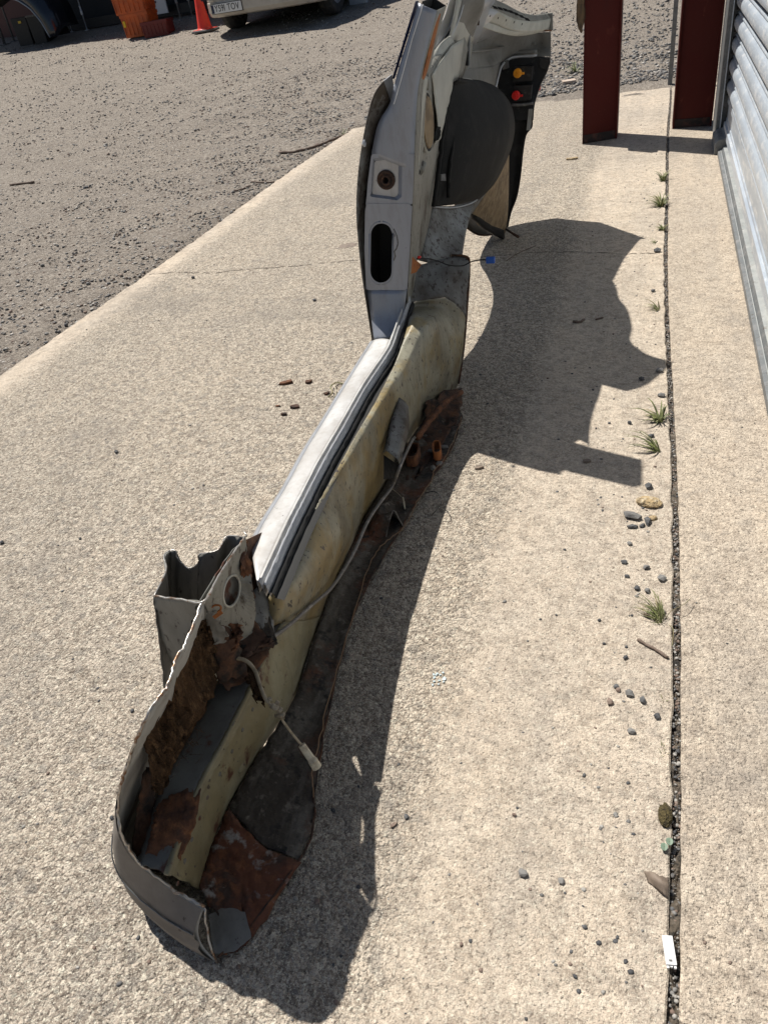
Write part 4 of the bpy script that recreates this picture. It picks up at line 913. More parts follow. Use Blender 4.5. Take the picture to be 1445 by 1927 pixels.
# belt reel housing with round cover
c = np.array(AY(803, 231, 2.10)); up = np.array(AY(795, 176, 2.06))-np.array(AY(809, 284, 2.14)); up /= np.linalg.norm(up); sd = np.array(AY(815, 225, 2.15))-np.array(AY(791, 236, 2.03)); sd = sd-up*(sd@up); w_ = np.linalg.norm(sd)/2; sd /= np.linalg.norm(sd); hh = np.linalg.norm(np.array(AY(795, 176, 2.06))-np.array(AY(809, 284, 2.14)))/2; nm = np.cross(up, sd)
nm = nm if nm[1] < 0 else -nm
def disc(name, r0, r1, d0, d1, m):
    v = []; n = 32
    for r, d in ((r0, d0), (r1, d1)):
        for k in range(n): a = 2*PI*k/n; v.append(tuple(c+up*hh*r*math.cos(a)+sd*w_*r*math.sin(a)+nm*d))
    obj(name, v, [(k, (k+1) % n, n+(k+1) % n, n+k) for k in range(n)]+([tuple(range(n, 2*n))] if r1 < .9 else []), m, body, smooth=False, thick=.001)
disc('speaker_ring', 1.0, .93, 0, .004, M['white']); disc('speaker_gasket', .93, .83, .003, .003, M['deep']); disc('speaker_cover', .84, .80, .002, .006, M['brown_sheet'])
MB().tube([AY(788, 322, 2.02), AY(792, 318, 2.03), AY(798, 305, 2.04)], [.012, .012, .008], 10).out('drain_tube', M['white_dirty'], body, smooth=True)
MB().tube([AY(784, 324, 2.00), AY(785, 323, 2.005)], [.009, .009], 10).out('drain_bore', M['deep'], body)
c = AY(801, 150, 2.02); MB().rock(c, .016, (.7, .7, 1.6), jag=.12).out('belt_guide', M['white_dirty'], body)

# -- wheelhouse tub (black underseal)
outL = [(862, 150), (850, 158), (842, 180), (838, 205), (835, 235), (832, 265), (827, 295), (822, 330), (818, 365), (815, 389)]
outR = [(905, 152), (930, 162), (948, 178), (960, 196), (966, 216), (968, 240), (964, 268), (953, 300), (930, 345), (896, 380)]
rows = []
for a, b in zip(outL, outR):
    r = []
    for u in np.linspace(0, 1, 14):
        Yd = 2.28+.15*(1-(a[1]-150)/240)+.62*u-.10*math.sin(PI*u)+(.16*max(0, (u-.88)/.12)**2)
        r.append(AY(a[0]*(1-u)+b[0]*u, a[1]*(1-u)+b[1]*u, Yd))
    rows.append(r)
top = [AY(868+u*26, 146+u*5, 2.62+.45*u) for u in np.linspace(0, 1, 14)]
loft('wheelhouse', [top]+rows, M['tar'], body, nv=5, smooth=True, thick=.002)
edge_tube('tub_seam', [AY(862, 150, 2.60), AY(842, 182, 2.42), AY(834, 240, 2.34), AY(827, 300, 2.30), AY(815, 388, 2.24)], .007, M['tar'], .001)
edge_tube('tub_fold', [AY(868, 165, 2.62), AY(856, 220, 2.46), AY(848, 300, 2.38), AY(842, 372, 2.34)], .006, M['tar'], .001)
obj('white_overspray', [AY(869, 146, 2.58), AY(884, 148, 2.70), AY(900, 155, 2.82), AY(898, 158, 2.80), AY(882, 155, 2.68)], [(0, 1, 2, 3, 4)], M['white'], body, thick=.001)
mb = MB().add([AY(829, 328, 2.30), AY(837, 327, 2.32), AY(838, 340, 2.32), AY(829, 340, 2.30)], [(0, 1, 2, 3)]); mb.out('spot_clip', M['rubber'], body, thick=.004)
# folded lower part in front of the wheel
loft('wheelhouse_lower', [
    [AY(815, 388, 2.30), AY(850, 388, 2.42), AY(898, 376, 2.62)],
    [AY(808, 410, 2.27), AY(845, 415, 2.36), AY(886, 402, 2.50)],
    [AY(800, 445, 2.22), AY(835, 450, 2.28), AY(876, 440, 2.38)],
    [AY(788, 490, 2.14), AY(828, 500, 2.19), AY(868, 492, 2.24)]], M['mottled'], body, nu=14, nv=6, smooth=True, thick=.002)
edge_tube('wheelhouse_seam', [AY(815, 389, 2.29), AY(850, 391, 2.40), AY(880, 385, 2.52), AY(898, 376, 2.60)], .0025, M['skin'])
mb = MB(); mb.add([AY(772, 480, 1.96), AY(782, 490, 2.0), AY(792, 498, 2.03), AY(782, 512, 2.0), AY(770, 516, 1.96)], [(0, 1, 2, 3, 4)]); mb.out('amber_foam', M['orange_rust'], body, thick=.004)
MB().tube(catmull([AY(784, 487, 2.0), AY(806, 487, 2.03), AY(826, 492, 2.05), AY(845, 499, 2.06), AY(870, 500, 2.08), AY(888, 492, 2.08), AY(905, 489, 2.08), AY(916, 489, 2.08)], 6), .0018, 6).out('antenna_wire', M['deep'], body, smooth=True)
c = np.array(AY(923, 489, 2.08)); mb = MB().box(c[0]-.013, c[0]+.012, c[1]-.006, c[1]+.006, c[2]-.009, c[2]+.008); mb.out('blue_plug', M['blue'], body, bevel=.002)
c = np.array(AY(789, 484, 1.99)); MB().rock(c, .006, jag=.1).out('pink_sleeve', M['red'], body)

# -- brown sheet behind the wheel and rear end
loft('rear_liner', [
    [AY(952, 290, 3.30), AY(957, 288, 3.42)],
    [AY(935, 330, 3.22), AY(957, 335, 3.44)],
    [AY(905, 378, 3.10), AY(956, 378, 3.46)],
    [AY(889, 405, 3.06), AY(954, 410, 3.48)],
    [AY(900, 424, 3.12), AY(950, 440, 3.50)]], M['brown_sheet'], body, nu=10, nv=5, smooth=True, thick=.002)
loft('liner_foot', [
    [AY(887, 402, 3.02), AY(905, 412, 3.12), AY(925, 425, 3.28), AY(945, 432, 3.46)],
    [AY(890, 412, 3.04), AY(908, 428, 3.15), AY(928, 441, 3.32), AY(948, 453, 3.52)]], M['tar'], body, nu=10, nv=3, jag=.001, smooth=True, thick=.012)
rearR = [(1036, 62), (1036, 120), (1032, 130), (1022, 150), (1012, 180), (1006, 205), (1002, 225), (1001, 240), (990, 255), (984, 290), (980, 330), (973, 370), (962, 400), (955, 432)]
rearL = [(968, 70), (962, 110), (958, 130), (957, 150), (958, 180), (958, 205), (958, 225), (957, 245), (957, 260), (956, 290), (956, 330), (955, 370), (953, 400), (950, 440)]
loft('rear_panel', [[AY(*a, 3.62), AY((a[0]+b[0])/2, (a[1]+b[1])/2, 3.66), AY(*b, 3.66)] for a, b in zip(rearL[6:], rearR[6:])], M['tar'], body, nu=9, nv=4, smooth=True, thick=.004)
loft('rear_crease', [[AY(994, 205, 3.63), AY(1002, 205, 3.64)], [AY(992, 225, 3.63), AY(999, 232, 3.64)], [AY(990, 245, 3.62), AY(997, 245, 3.63)]], M['skin_in'], body, nu=4, nv=3, thick=.003)
MB().tube([AY(950, 430, 3.50), AY(962, 438, 3.44), AY(975, 446, 3.40)], [.005, .005, .0065], 8).out('bent_rod', M['rust_dark'], body)
# grey inner rear skin seen past the tub
loft('boot_side_panel', [
    [AY(888, 55, 3.30), AY(905, 48, 3.45), AY(1012, 62, 3.76), AY(1036, 60, 3.74)],
    [AY(884, 100, 3.15), AY(920, 95, 3.55), AY(1008, 90, 3.78), AY(1036, 88, 3.74)],
    [AY(872, 132, 3.05), AY(925, 125, 3.50), AY(960, 108, 3.72), AY(1036, 106, 3.74)],
    ], M['skin_in'], body, nu=16, nv=8, smooth=True, thick=.0015)
loft('boot_side_lower', [
    [AY(872, 130, 3.05), AY(925, 124, 3.50), AY(945, 112, 3.65)],
    [AY(866, 150, 2.98), AY(920, 150, 3.42), AY(938, 140, 3.62)],
    [AY(868, 170, 3.0), AY(915, 175, 3.40), AY(930, 190, 3.60)]], M['skin_in'], body, nu=10, nv=5, smooth=True, thick=.0015)
edge_tube('panel_crease', [AY(884, 98, 3.13), AY(930, 92, 3.52), AY(975, 82, 3.72), AY(1008, 82, 3.75)], .004, M['skin_in'])
edge_tube('lamp_frame', [AY(924, 165, 3.58), AY(928, 145, 3.60), AY(936, 118, 3.64), AY(950, 105, 3.68), AY(968, 100, 3.70), AY(1010, 98, 3.72)], .010, M['skin_in'])
edge_tube('lamp_frame_inner', [AY(931, 170, 3.57), AY(937, 145, 3.59), AY(943, 125, 3.62), AY(954, 113, 3.66), AY(970, 107, 3.68), AY(1010, 105, 3.70)], .006, M['skin'])
# lamp housing
hsg = [[AY(935, 110, 3.70), AY(1012, 106, 3.70), AY(1036, 108, 3.70)], [AY(935, 140, 3.69), AY(1010, 140, 3.69), AY(1030, 133, 3.69)], [AY(938, 170, 3.68), AY(1006, 165, 3.68), AY(1017, 160, 3.68)], [AY(950, 200, 3.66), AY(1000, 192, 3.66), AY(1006, 196, 3.66)], [AY(955, 228, 3.65), AY(1000, 225, 3.65), AY(1003, 226, 3.65)]]
loft('tail_lamp_housing', hsg, M['black'], body, nu=10, nv=4, smooth=False, thick=.01)
def slab_px(name, pts, Y, d, m, bev=.002):
    v = [AY(x, y, Y) for x, y in pts]; v += [(p[0], p[1]+d, p[2]) for p in v]; n = len(pts)
    return obj(name, v, [tuple(range(n))[::-1], tuple(range(n, 2*n))]+[(k, (k+1) % n, n+(k+1) % n, n+k) for k in range(n)], m, body, bevel=bev)
slab_px('lamp_box', [(968, 126), (1003, 124), (1000, 152), (964, 155)], 3.64, .04, M['black'])
slab_px('lamp_box', [(966, 162), (1001, 159), (998, 188), (966, 192)], 3.63, .04, M['black'])
slab_px('lamp_tab', [(943, 116), (956, 113), (957, 128), (945, 132)], 3.64, .01, M['rubber'])
slab_px('lamp_tab', [(1014, 110), (1034, 108), (1035, 118), (1030, 131), (1015, 128)], 3.66, .015, M['black'])
def bulb(px, py, m):
    c = np.array(AY(px, py, 3.61)); mb = MB().lathe(tuple(c), [(0, -.006), (.015, -.005), (.0178, -.001), (.0178, .012), (.013, .014), (.013, .04)], 14, 'y')
    o = mb.out('bulb_holder', m, body)
    w_ = np.array(AY(px+11, py, 3.61)); MB().box(w_[0]-.006, w_[0]+.005, w_[1]-.002, w_[1]+.004, w_[2]-.004, w_[2]+.004).out('bulb_lug', m, o)
    mb = MB()
    for a in (0, PI/2): 
        d = .010; mb.box(c[0]-(d if a == 0 else .0015), c[0]+(d if a == 0 else .0015), c[1]-.008, c[1]-.004, c[2]-(.0015 if a == 0 else d), c[2]+(.0015 if a == 0 else d))
    mb.out('bulb_grip', m, o)
bulb(973, 138, M['amber']); bulb(970, 180, M['red'])
slab_px('red_lens_edge', [(1013, 163), (1017, 161), (1016, 170), (1012, 172)], 3.70, .01, M['red'], .001)
# lower lip under the lamp
edge_tube('lamp_lower_lip', [AY(962, 197, 3.62), AY(985, 197, 3.63), AY(1003, 194, 3.64)], .006, M['rubber'])
# -- boot gutter with slots
gut_t = [(905, -8), (925, -2), (945, 5), (965, 16), (985, 25), (1005, 28), (1022, 27), (1037, 24)]
gut_m = [(900, 8), (920, 14), (942, 23), (962, 33), (980, 38), (1003, 40), (1020, 38), (1039, 34)]
gut_f = [(890, 32), (905, 38), (930, 46), (955, 56), (978, 60), (1000, 60), (1018, 58), (1038, 56)]
gut_b = [(893, 48), (908, 52), (932, 60), (955, 66), (975, 68), (998, 65), (1018, 60), (1038, 58)]
Yg = np.linspace(3.12, 3.70, 8)
for nme, A_, B_, dy, mm in (('gutter_top', gut_t, gut_m, (.03, .0), 'white_dirty'), ('gutter_front', gut_m, gut_f, (0, .012), 'white'), ('gutter_underside', gut_f, gut_b, (.012, .03), 'white')):
    loft(nme, [[AY(*a, y+dy[0]), AY(*b, y+dy[1])] for a, b, y in zip(A_, B_, Yg)], M[mm], body, nu=6, nv=6, smooth=True, thick=.0018)
loft('rear_deck_edge', [[(skin_x(y, zt_), y, zt_), AY(*a, yg)] for (y, zt_), a, yg in zip([(yy, float(np.interp(yy, ybs, zts))) for yy in np.linspace(3.05, 3.92, 8)], gut_m, Yg)], M['skin'], body, nu=6, nv=5, smooth=True, thick=.0018)
loft('rear_deck_side', [[(skin_x(y, .85), y, zz-.0), p] for y, zz, p in ((2.70, .88, (-.515, 2.69, 1.01)), (2.76, .87, (-.515, 2.75, .975)), (2.84, .855, (-.505, 2.83, .962)), (2.98, .825, (-.525, 2.98, .96)), (3.08, .815, (-.555, 3.08, .955)), (3.15, .812, (-.565, 3.17, .948)), (3.24, .806, (-.575, 3.25, .93)))], M['skin'], body, nu=5, nv=4, smooth=True, thick=.0018)
for k in range(7):
    t = k/6; x0 = 925+t*60; y0 = 10+t*22-3*math.sin(PI*t)
    q = [(x0, y0), (x0+8, y0+2), (x0+13, y0+8), (x0+4, y0+6)]
    Yk = float(np.interp(x0, [900, 1039], [3.12, 3.70]))
    v = [AY(x, y, Yk-.004) for x, y in q]; obj('gutter_slot', v, [(0, 1, 2, 3)], M['deep'], body, thick=.002)
for k in range(6):
    x0 = 922+k*15; y0 = 28+k*4.2-.3*k*k*.3
    MB().tube([AY(x0+1, y0, float(np.interp(x0, [900, 1039], [3.12, 3.70]))-.002), AY(x0-1, y0+4, float(np.interp(x0, [900, 1039], [3.12, 3.70]))-.002)], .0013, 4).out('spot_weld', M['deep'], body)
edge_tube('gutter_rust_line', [AY(978, 66, 3.58), AY(1000, 61, 3.61), AY(1018, 58, 3.64), AY(1038, 57, 3.69)], .0025, M['rust'])
slab_px('gutter_corner', [(1012, 27), (1039, 24), (1040, 57), (1010, 60)], 3.685, .012, M['white_dirty'])
edge_tube('corner_crack', [AY(1014, 28, 3.68), AY(1012, 44, 3.68), AY(1010, 60, 3.68)], .0013, M['rust_dark'])
c = AY(1031, 48, 3.68); MB().rock(c, .006, (1, .4, 1), jag=.3).out('corner_hole', M['rust_dark'], body)
slab_px('hinge_strap', [(873, 62), (884, 61), (883, 124), (858, 122), (860, 108), (868, 92)], 2.72, .012, M['dark_grey'])
slab_px('hinge_strap_foot', [(858, 103), (882, 96), (881, 124), (857, 123)], 2.715, .008, M['black'])
edge_tube('strap_wire', [AY(859, 124, 2.72), AY(862, 133, 2.72), AY(866, 128, 2.72)], .003, M['deep'])
slab_px('torn_hole', [(890, 42), (896, 38), (902, 36), (901, 48), (894, 48)], 3.05, .005, M['rust_dark'], .001)
loft('pillar_rear_face', [[AY(898, -50, 2.49), AY(915, -50, 2.51)], [AY(884, 10, 2.62), AY(906, 0, 2.75)], [AY(876, 60, 2.72), AY(893, 50, 3.10)], [AY(866, 95, 2.72), AY(885, 110, 3.06)], [AY(862, 130, 2.72), AY(872, 140, 3.0)]], M['white_dirty'], body, nu=8, nv=6, smooth=True, thick=.002)

# ------------------------------------------------------------------ small things on the slab
def add_rock(px, py, r, m, label, name='stone', sq=(1.1, .9, .65), cat='stone', group=None, z=0):
    p = G(px, py, z); V, Fc = [Vector(q) for q in ICO_V], ICO_F; r *= .88; a = random.uniform(0, 6.3); ca, sa = math.cos(a), math.sin(a); v = []
    for q in V:
        k = r*(1+random.uniform(-.24, .24)); x, y, zz = q.x*k*sq[0], q.y*k*sq[1], q.z*k*sq[2]; v.append((p[0]+x*ca-y*sa, p[1]+x*sa+y*ca, p[2]+r*sq[2]*.8+zz))
    return obj(name, v, Fc, m, label=label, cat=cat, group=group)
stones = [
 (983, 1646, .0085, 'stone', 'larger of the two grey stones side by side near the bottom centre'), (1056, 1659, .0062, 'stone', 'smaller of the two grey stones side by side near the bottom centre'),
 (764, 1538, .0055, 'stone_dark', 'blue grey stone just right of the sill shadow near the tip'), (1187, 1378, .0072, 'stone', 'grey angular stone below the cluster by the joint'),
 (1147, 1323, .0080, 'stone_brown', 'brownish stone at the left end of the cluster by the joint'), (1183, 1307, .0095, 'stone', 'large grey stone in the middle of the cluster by the joint'),
 (1208, 1320, .0080, 'stone_dark', 'dark round stone at the right end of the cluster by the joint'), (1159, 1293, .0062, 'stone_dark', 'small dark stone at the upper left of the cluster by the joint'),
 (1163, 1299, .0060, 'stone_brown', 'pinkish stone touching the small dark one in the cluster'), (1236, 1350, .0080, 'stone_dark', 'dark stone lying against the joint under the cluster'),
 (1176, 1239, .0058, 'stone_dark', 'dark stone left of the brown twig'), (1220, 918, .0115, 'stone_dark', 'dark flat stone just above the yellow slab of mortar'),
 (1190, 974, .0170, 'stone', 'long pale grey stone below the yellow mortar piece'), (1218, 983, .0110, 'stone_dark', 'dark stone between the long pale stone and the joint'),
 (1189, 993, .0085, 'stone_dark', 'dark pebble in front of the long pale stone'), (1208, 990, .0070, 'stone_dark', 'small dark pebble right of the one before the long pale stone'),
 (1184, 1024, .0065, 'stone', 'small grey pebble alone between the mortar piece and the grass tuft'), (1173, 1059, .0075, 'stone_dark', 'dark pebble left of the brown pebble above the grass tuft'),
 (1216, 1069, .0085, 'stone', 'grey and brown pebble above the grass tuft'), (1244, 1090, .0105, 'stone', 'rounded grey stone wedged in the joint above the grass tuft'),
 (1217, 1113, .0085, 'stone', 'grey stone just above the blades of the grass tuft'), (1198, 1108, .0080, 'stone_dark', 'dark stone at the upper left of the grass tuft'),
 (1179, 1085, .0060, 'stone_dark', 'dark pebble halfway between the two groups above the tuft'), (1217, 1160, .0085, 'stone_brown', 'reddish brown stone in the grass tuft'),
 (1127, 1168, .0045, 'stone_dark', 'tiny triangular dark chip left of the grass tuft'), (1225, 822, .0095, 'stone_dark', 'dark square stone left of the lower weed'),
 (1184, 797, .0080, 'stone_dark', 'dark stone left of the upper weed'), (1243, 746, .0110, 'stone', 'pale grey stone in the joint above the weeds'),
 (1240, 700, .0130, 'stone', 'squarish stone beside the joint at the tip of the shadow'), (1206, 715, .0100, 'stone_dark', 'dark stone inside the shadow left of the joint'),
 (1236, 474, .0150, 'stone_dark', 'dark stone beside the joint at the hairline crack'), (1228, 549, .0100, 'stone_dark', 'dark stone left of the joint below the crack'),
 (1146, 797-0, .0050, 'stone_dark', 'small dark chip farther left of the upper weed'), (628, 1526, .0048, 'stone_dark', 'black pebble in the shadow beside the rusty floor edge'),
 (597, 1698, .0052, 'stone_brown', 'tan pebble in the shadow near the tip'), (558, 1693, .0052, 'stone_pale', 'yellowish pebble just off the rusty tip'),
 (220, 852, .0085, 'stone_dark', 'dark stone out on the left part of the slab'), (384, 914, .0045, 'stone_dark', 'small dark pebble left of the bright tread'),
 (364, 524, .0120, 'stone_dark', 'flat dark chip beside the crack at the left edge'), (592, 566, .0110, 'stone_dark', 'dark chip below the crack left of the door pillar'),
 (5, 1022, .0080, 'stone_dark', 'dark stone at the far left edge of the picture'), (152, 1014, .0050, 'stone_dark', 'small dark pebble on the open slab at left'),
 (212, 1580-40, .0050, 'stone_dark', 'dark pebble just left of the curled front skin'), (1081, 1838, .0035, 'stone_dark', 'tiny dark pebble near the white plastic piece'),
 (168, 353, .0200, 'stone_dark', 'black lump of stone on the gravel at left'), (967, 1534, .0040, 'stone_brown', 'small pinkish pebble above the pair near the bottom centre'),
 (1136, 1212, .0038, 'stone_dark', 'tiny dark pebble left of the twig, farthest of its row'), (1046, 1158, .0034, 'stone_dark', 'lone tiny dark pebble far left of the grass tuft')]
for px, py, r, m, lab in stones:
    if (px, py) == (168, 353):
        p = T(px, py); mb = MB()
        for k in range(4): mb.rock((p[0]+random.uniform(-.03, .03), p[1]+random.uniform(-.03, .03), p[2]+.008), .014, jag=.35)
        mb.out('stone', M[m], label=lab, cat='stone'); continue
    sq = (1.7, .8, .6) if 'long' in lab else (1.1, .9, .65)
    add_rock(px, py, r, M[m], lab, sq=sq)
# flat yellow mortar piece
def lump(name, px, py, rx, ry, h, m, label, cat, rot=0, jag=.2, n=ICO3):
    p = G(px, py, 0); ca, sa = math.cos(rot), math.sin(rot); v = []
    for q in n[0]:
        k = 1+random.uniform(-jag, jag); x, y, z = q.x*rx*k, q.y*ry*k, max(q.z, -.3)*h*(1+random.uniform(-jag, jag)); v.append((p[0]+x*ca-y*sa, p[1]+x*sa+y*ca, h*.3+z))
    return obj(name, v, n[1], m, label=label, cat=cat)
M['mortar'] = mat('yellow_mortar', (.42, .31, .17), .95, 0, [((.20, .15, .09), 60, .48, .62), ((.56, .47, .33), 90, .5, .66)], ((160, 1, .006),))
lump('mortar_piece', 1221, 948, .029, .020, .012, M['mortar'], 'flat crumbly yellow piece of mortar lying beside the joint', 'mortar', -.15, .14)
lump('mortar_crumb', 1228, 976, .010, .008, .005, M['mortar'], 'small yellow crumb of mortar below the large mortar piece', 'mortar', .3)
lump('moss_cushion', 1251, 1536, .0105, .020, .009, M['moss'], 'brown green cushion of moss growing from the joint', 'moss', 0, .12)
lump('dirt_patch', 655, 462, .04, .035, .0016, M['deadleaf'], 'low patch of dark dirt on the slab left of the door pillar', 'dirt', .2, .3)
# white plastic piece
a = np.array(G(1244, 1764)); b = np.array(G(1253, 1824)); u = (b-a)/np.linalg.norm(b-a); w_ = np.array([-u[1], u[0], 0]); w_ = w_ if w_[0] > 0 else -w_; ln = np.linalg.norm(b-a); wd = .0135
t = thing('white_plastic_strip', 'short white plastic strip lying beside the joint at the lower right', 'plastic piece', tuple((a+b)/2))
def bar(s0, s1, d0, d1, z0, z1): return [tuple(a+u*s+w_*d+np.array([0, 0, z])) for z in (z0, z1) for d in (d0, d1) for s in (s0, s1)]
BF = [(0, 2, 3, 1), (4, 5, 7, 6), (0, 1, 5, 4), (2, 6, 7, 3), (0, 4, 6, 2), (1, 3, 7, 5)]
obj('strip_body', bar(0, ln*.92, 0, wd, .001, .0075), BF, M['whiteplastic'], t, bevel=.0006)
for k in range(3): obj('broken_prong', bar(ln*.92, ln*(1.0 if k != 1 else .97), wd*(.04+.34*k), wd*(.26+.34*k), .001, .005), BF, M['whiteplastic'], t)
obj('print_mark', bar(ln*.76, ln*.83, wd*.3, wd*.62, .0076, .0078), BF, M['rubber'], t)
# dead leaf, folded
loft('dead_leaf', [[G(1211, 1640, .004), G(1215, 1650, .002), G(1219, 1660, .001)], [G(1226, 1640, .011), G(1232, 1655, .013), G(1238, 1676, .002)], [G(1240, 1648, .012), G(1247, 1662, .015), G(1248, 1684, .004)], [G(1256, 1652, .004), G(1258, 1668, .010), G(1257, 1692, .001)]], M['deadleaf'], None, nu=8, nv=5, smooth=True, jag=.0004, thick=.0006, label='folded grey brown dead leaf lying over the joint', cat='leaf')
# small round leaves
pl = thing('seedling', 'seedling with two round sage green leaves in the joint', 'plant', G(1256, 1592))
for q in ((1249, 1593, .007), (1259, 1583, .009)):
    c = np.array(G(q[0], q[1], q[2])); n = 14; obj('leaf', [tuple(c+np.array([.0052*math.cos(2*PI*k/n), .0062*math.sin(2*PI*k/n), .001*math.cos(4*PI*k/n)])) for k in range(n)], [tuple(range(n))], M['leaf_grey'], pl, thick=.0008)
    MB().tube([G(1257, 1600, -.004), tuple(c)], .0007, 4).out('stem', M['green'], pl)
# twigs
def twig(pts, r, label, zs=None, f=G):
    P = catmull([f(*p) for p in pts], 5); P = [tuple(np.array(p)+np.array([0, 0, r*1.0])+RNG.normal(0, r*.12, 3)) for p in P]
    return MB().tube(P, [r*random.uniform(.8, 1.15) for _ in P], 6).out('twig', M['twig'], label=label, cat='twig', smooth=True)
twig([(1199, 1205), (1215, 1215), (1235, 1226), (1256, 1240)], .0032, 'brown twig resting against the joint below the grass tuft')
def TT(x, y): p = T(x, y); return (p[0], p[1], p[2])
twig([(526, 289), (555, 288), (590, 279), (620, 268), (655, 254)], .010, 'long dark branch lying on gravel beside the slab corner', f=TT)
twig([(20, 350), (40, 348), (66, 345)], .010, 'dark stick on the gravel at the far left', f=TT)
twig([(472, 343), (495, 345), (520, 344)], .006, 'thin twig on the gravel nearest the slab edge, upper of two', f=TT)
twig([(440, 361), (455, 358), (470, 351)], .006, 'thin twig on the gravel nearest the slab edge, lower of two', f=TT)
twig([(952, 492), (975, 477), (1008, 463)], .0016, 'thin straight twig in the shadow below the rear end')
twig([(1078, 607), (1090, 608), (1098, 603)], .0045, 'short dark twig inside the large shadow, left of two')
twig([(1120, 603), (1134, 599)], .003, 'short dark twig inside the large shadow, right of two')
# wood chips left of the tread
def chip(px, py, l, w, h, rot, m, label, name='wood_chip', cat='wood chip', z=0):
    p = G(px, py); v = []; ca, sa = math.cos(rot), math.sin(rot)
    pts = [(-l, -w*.5), (-l*.3, -w), (l, -w*.6), (l*.8, w*.7), (0, w), (-l*.9, w*.5)]
    for zz in (.0005, h):
        for x, y in pts: k = random.uniform(.85, 1.15); v.append((p[0]+(x*ca-y*sa)*k, p[1]+(x*sa+y*ca)*k, zz+(random.uniform(0, .003) if zz > .001 else 0)))
    return obj(name, v, [tuple(range(6))[::-1], tuple(range(6, 12))]+[(k, (k+1) % 6, 6+(k+1) % 6, 6+k) for k in range(6)], m, label=label, cat=cat)
chip(538, 722, .024, .010, .007, .35, M['rust'], 'largest rusty flake on the slab left of the tread')
chip(581, 720, .012, .010, .006, 1, M['rust_dark'], 'dark rusty flake right of the largest one')
chip(556, 767, .014, .010, .006, .1, M['rust_dark'], 'dark flake below the largest rusty flake')
chip(535, 781, .010, .006, .005, .1, M['rust_dark'], 'small dark flake, lowest of the group left of the tread')
chip(524, 765, .008, .004, .003, .1, M['rust'], 'thin reddish flake, leftmost of the group left of the tread')
chip(615, 742, .010, .006, .005, .8, M['rust_dark'], 'dark flake beside the pale peeled strip')
chip(902, 1541-660, .012, .007, .004, .3, M['deadleaf'], 'brown scrap at the edge of the pillar shadow')
chip(1104, 869, .010, .008, .004, .3, M['deadleaf'], 'brown crumb at the notch of the large shadow')
chip(1076, 300, .035, .016, .008, .1, M['mortar'], 'flat orange brown flake on the slab below the lone column')
chip(741, 1553, .006, .003, .002, 1.0, M['stone_brown'], 'small brown sliver beside the blue grey stone')
ps = thing('peeled_strip', 'pale curled strip of peeled sealant on the slab left of the tread', 'strip', G(628, 735))
MB().tube(catmull([G(618, 747, .002), G(626, 738, .01), G(622, 728, .014), G(632, 720, .008), G(645, 722, .003)], 6), .0022, 5).out('strip_loop', M['drygrass'], ps)
MB().tube(catmull([G(628, 748, .002), G(633, 738, .006), G(630, 726, .010), G(638, 718, .004)], 6), .0016, 5).out('strip_loop', M['connector'], ps)
# broken glass bits
gb = MB()
for k in range(14): p = G(826+random.uniform(-12, 14), 1276+random.uniform(-14, 14)); gb.rock((p[0], p[1], .002), random.uniform(.0015, .004), (1, 1, .4), jag=.4)
gb.out('glass_crumbs', mat('pale_glass', (.5, .58, .6), .1), kind='stuff', label='cluster of tiny pale glass crumbs right of the sill shadow', cat='glass')
# pale tile on the far gravel
p = TT(1070, 156); th = thing('tile_piece', 'pale flat piece of tile lying on the gravel beyond the slab', 'tile', p, .2)
MB().box(p[0]-.055, p[0]+.055, p[1]-.05, p[1]+.05, p[2]+.004, p[2]+.022).out('tile_slab', mat('pale_tile', (.42, .33, .26), .8, 0, [((.5, .42, .35), 30, .45, .6)], ((90, .4, .002),)), th, bevel=.002)
# grass and weeds in the joint
def blade(mb, base, tip, w=.0012, bend=.3, n=5):
    b = np.array(base); t = np.array(tip); d = t-b; s = np.cross(d, [0, 0, 1]); s /= (np.linalg.norm(s)+1e-9); v = []
    for i in range(n+1):
        k = i/n; p = b+d*k+np.array([0, 0, 1])*bend*np.linalg.norm(d)*math.sin(PI*k)*.6; ww = w*(1-k)**.6+.0001
        v += [tuple(p-s*ww), tuple(p+s*ww)]
    mb.add(v, [(2*i, 2*i+1, 2*i+3, 2*i+2) for i in range(n)])
def tuft(px, py, n, L, label, w=.0012, spread=1.0, mats=('green', 'drygrass'), bias=(-.4, .3), name='grass_tuft', cat='grass', dead=.4):
    b = np.array(G(px, py, 0)); t = thing(name, label, cat, tuple(b))
    for mname, cnt in ((mats[0], int(n*(1-dead))), (mats[1], int(n*dead))):
        mb = MB()
        for i in range(cnt):
            a = random.uniform(0, 2*PI); l = L*random.uniform(.4, 1); dx = math.cos(a)*l*spread+bias[0]*l; dy = math.sin(a)*l*spread+bias[1]*l
            bb = b+np.array([random.uniform(-.006, .004), random.uniform(-.015, .015), -.004]); blade(mb, bb, bb+np.array([dx, dy, random.uniform(.1, .7)*l]), w*random.uniform(.6, 1.1))
        mb.out('blades', M[mname], t, thick=.0002)
    return t
tuft(1244, 1165, 80, .060, 'spiky grass tuft growing from the joint above the brown twig', w=.0011, spread=.5, bias=(-.5, .45), dead=.4)
g2 = MB(); 
for pts in ([(1252, 1165, .0), (1262, 1150, .015), (1285, 1138, .02), (1300, 1125, .015)], [(1258, 1175, .0), (1266, 1185, .01), (1264, 1215, .004)], [(1252, 1160, 0), (1240, 1130, .02), (1232, 1118, .02)]): g2.tube(catmull([G(*p) for p in pts], 5), .0006, 4)
g2.out('dry_stalks', M['drygrass'], label='thin dry stalks spreading right from the grass tuft', cat='grass')
tuft(1240, 848, 26, .085, 'spreading green weed, lower of the two beside the stones', w=.0026, spread=.55, bias=(-.75, .1), name='weed', cat='weed', dead=.1)
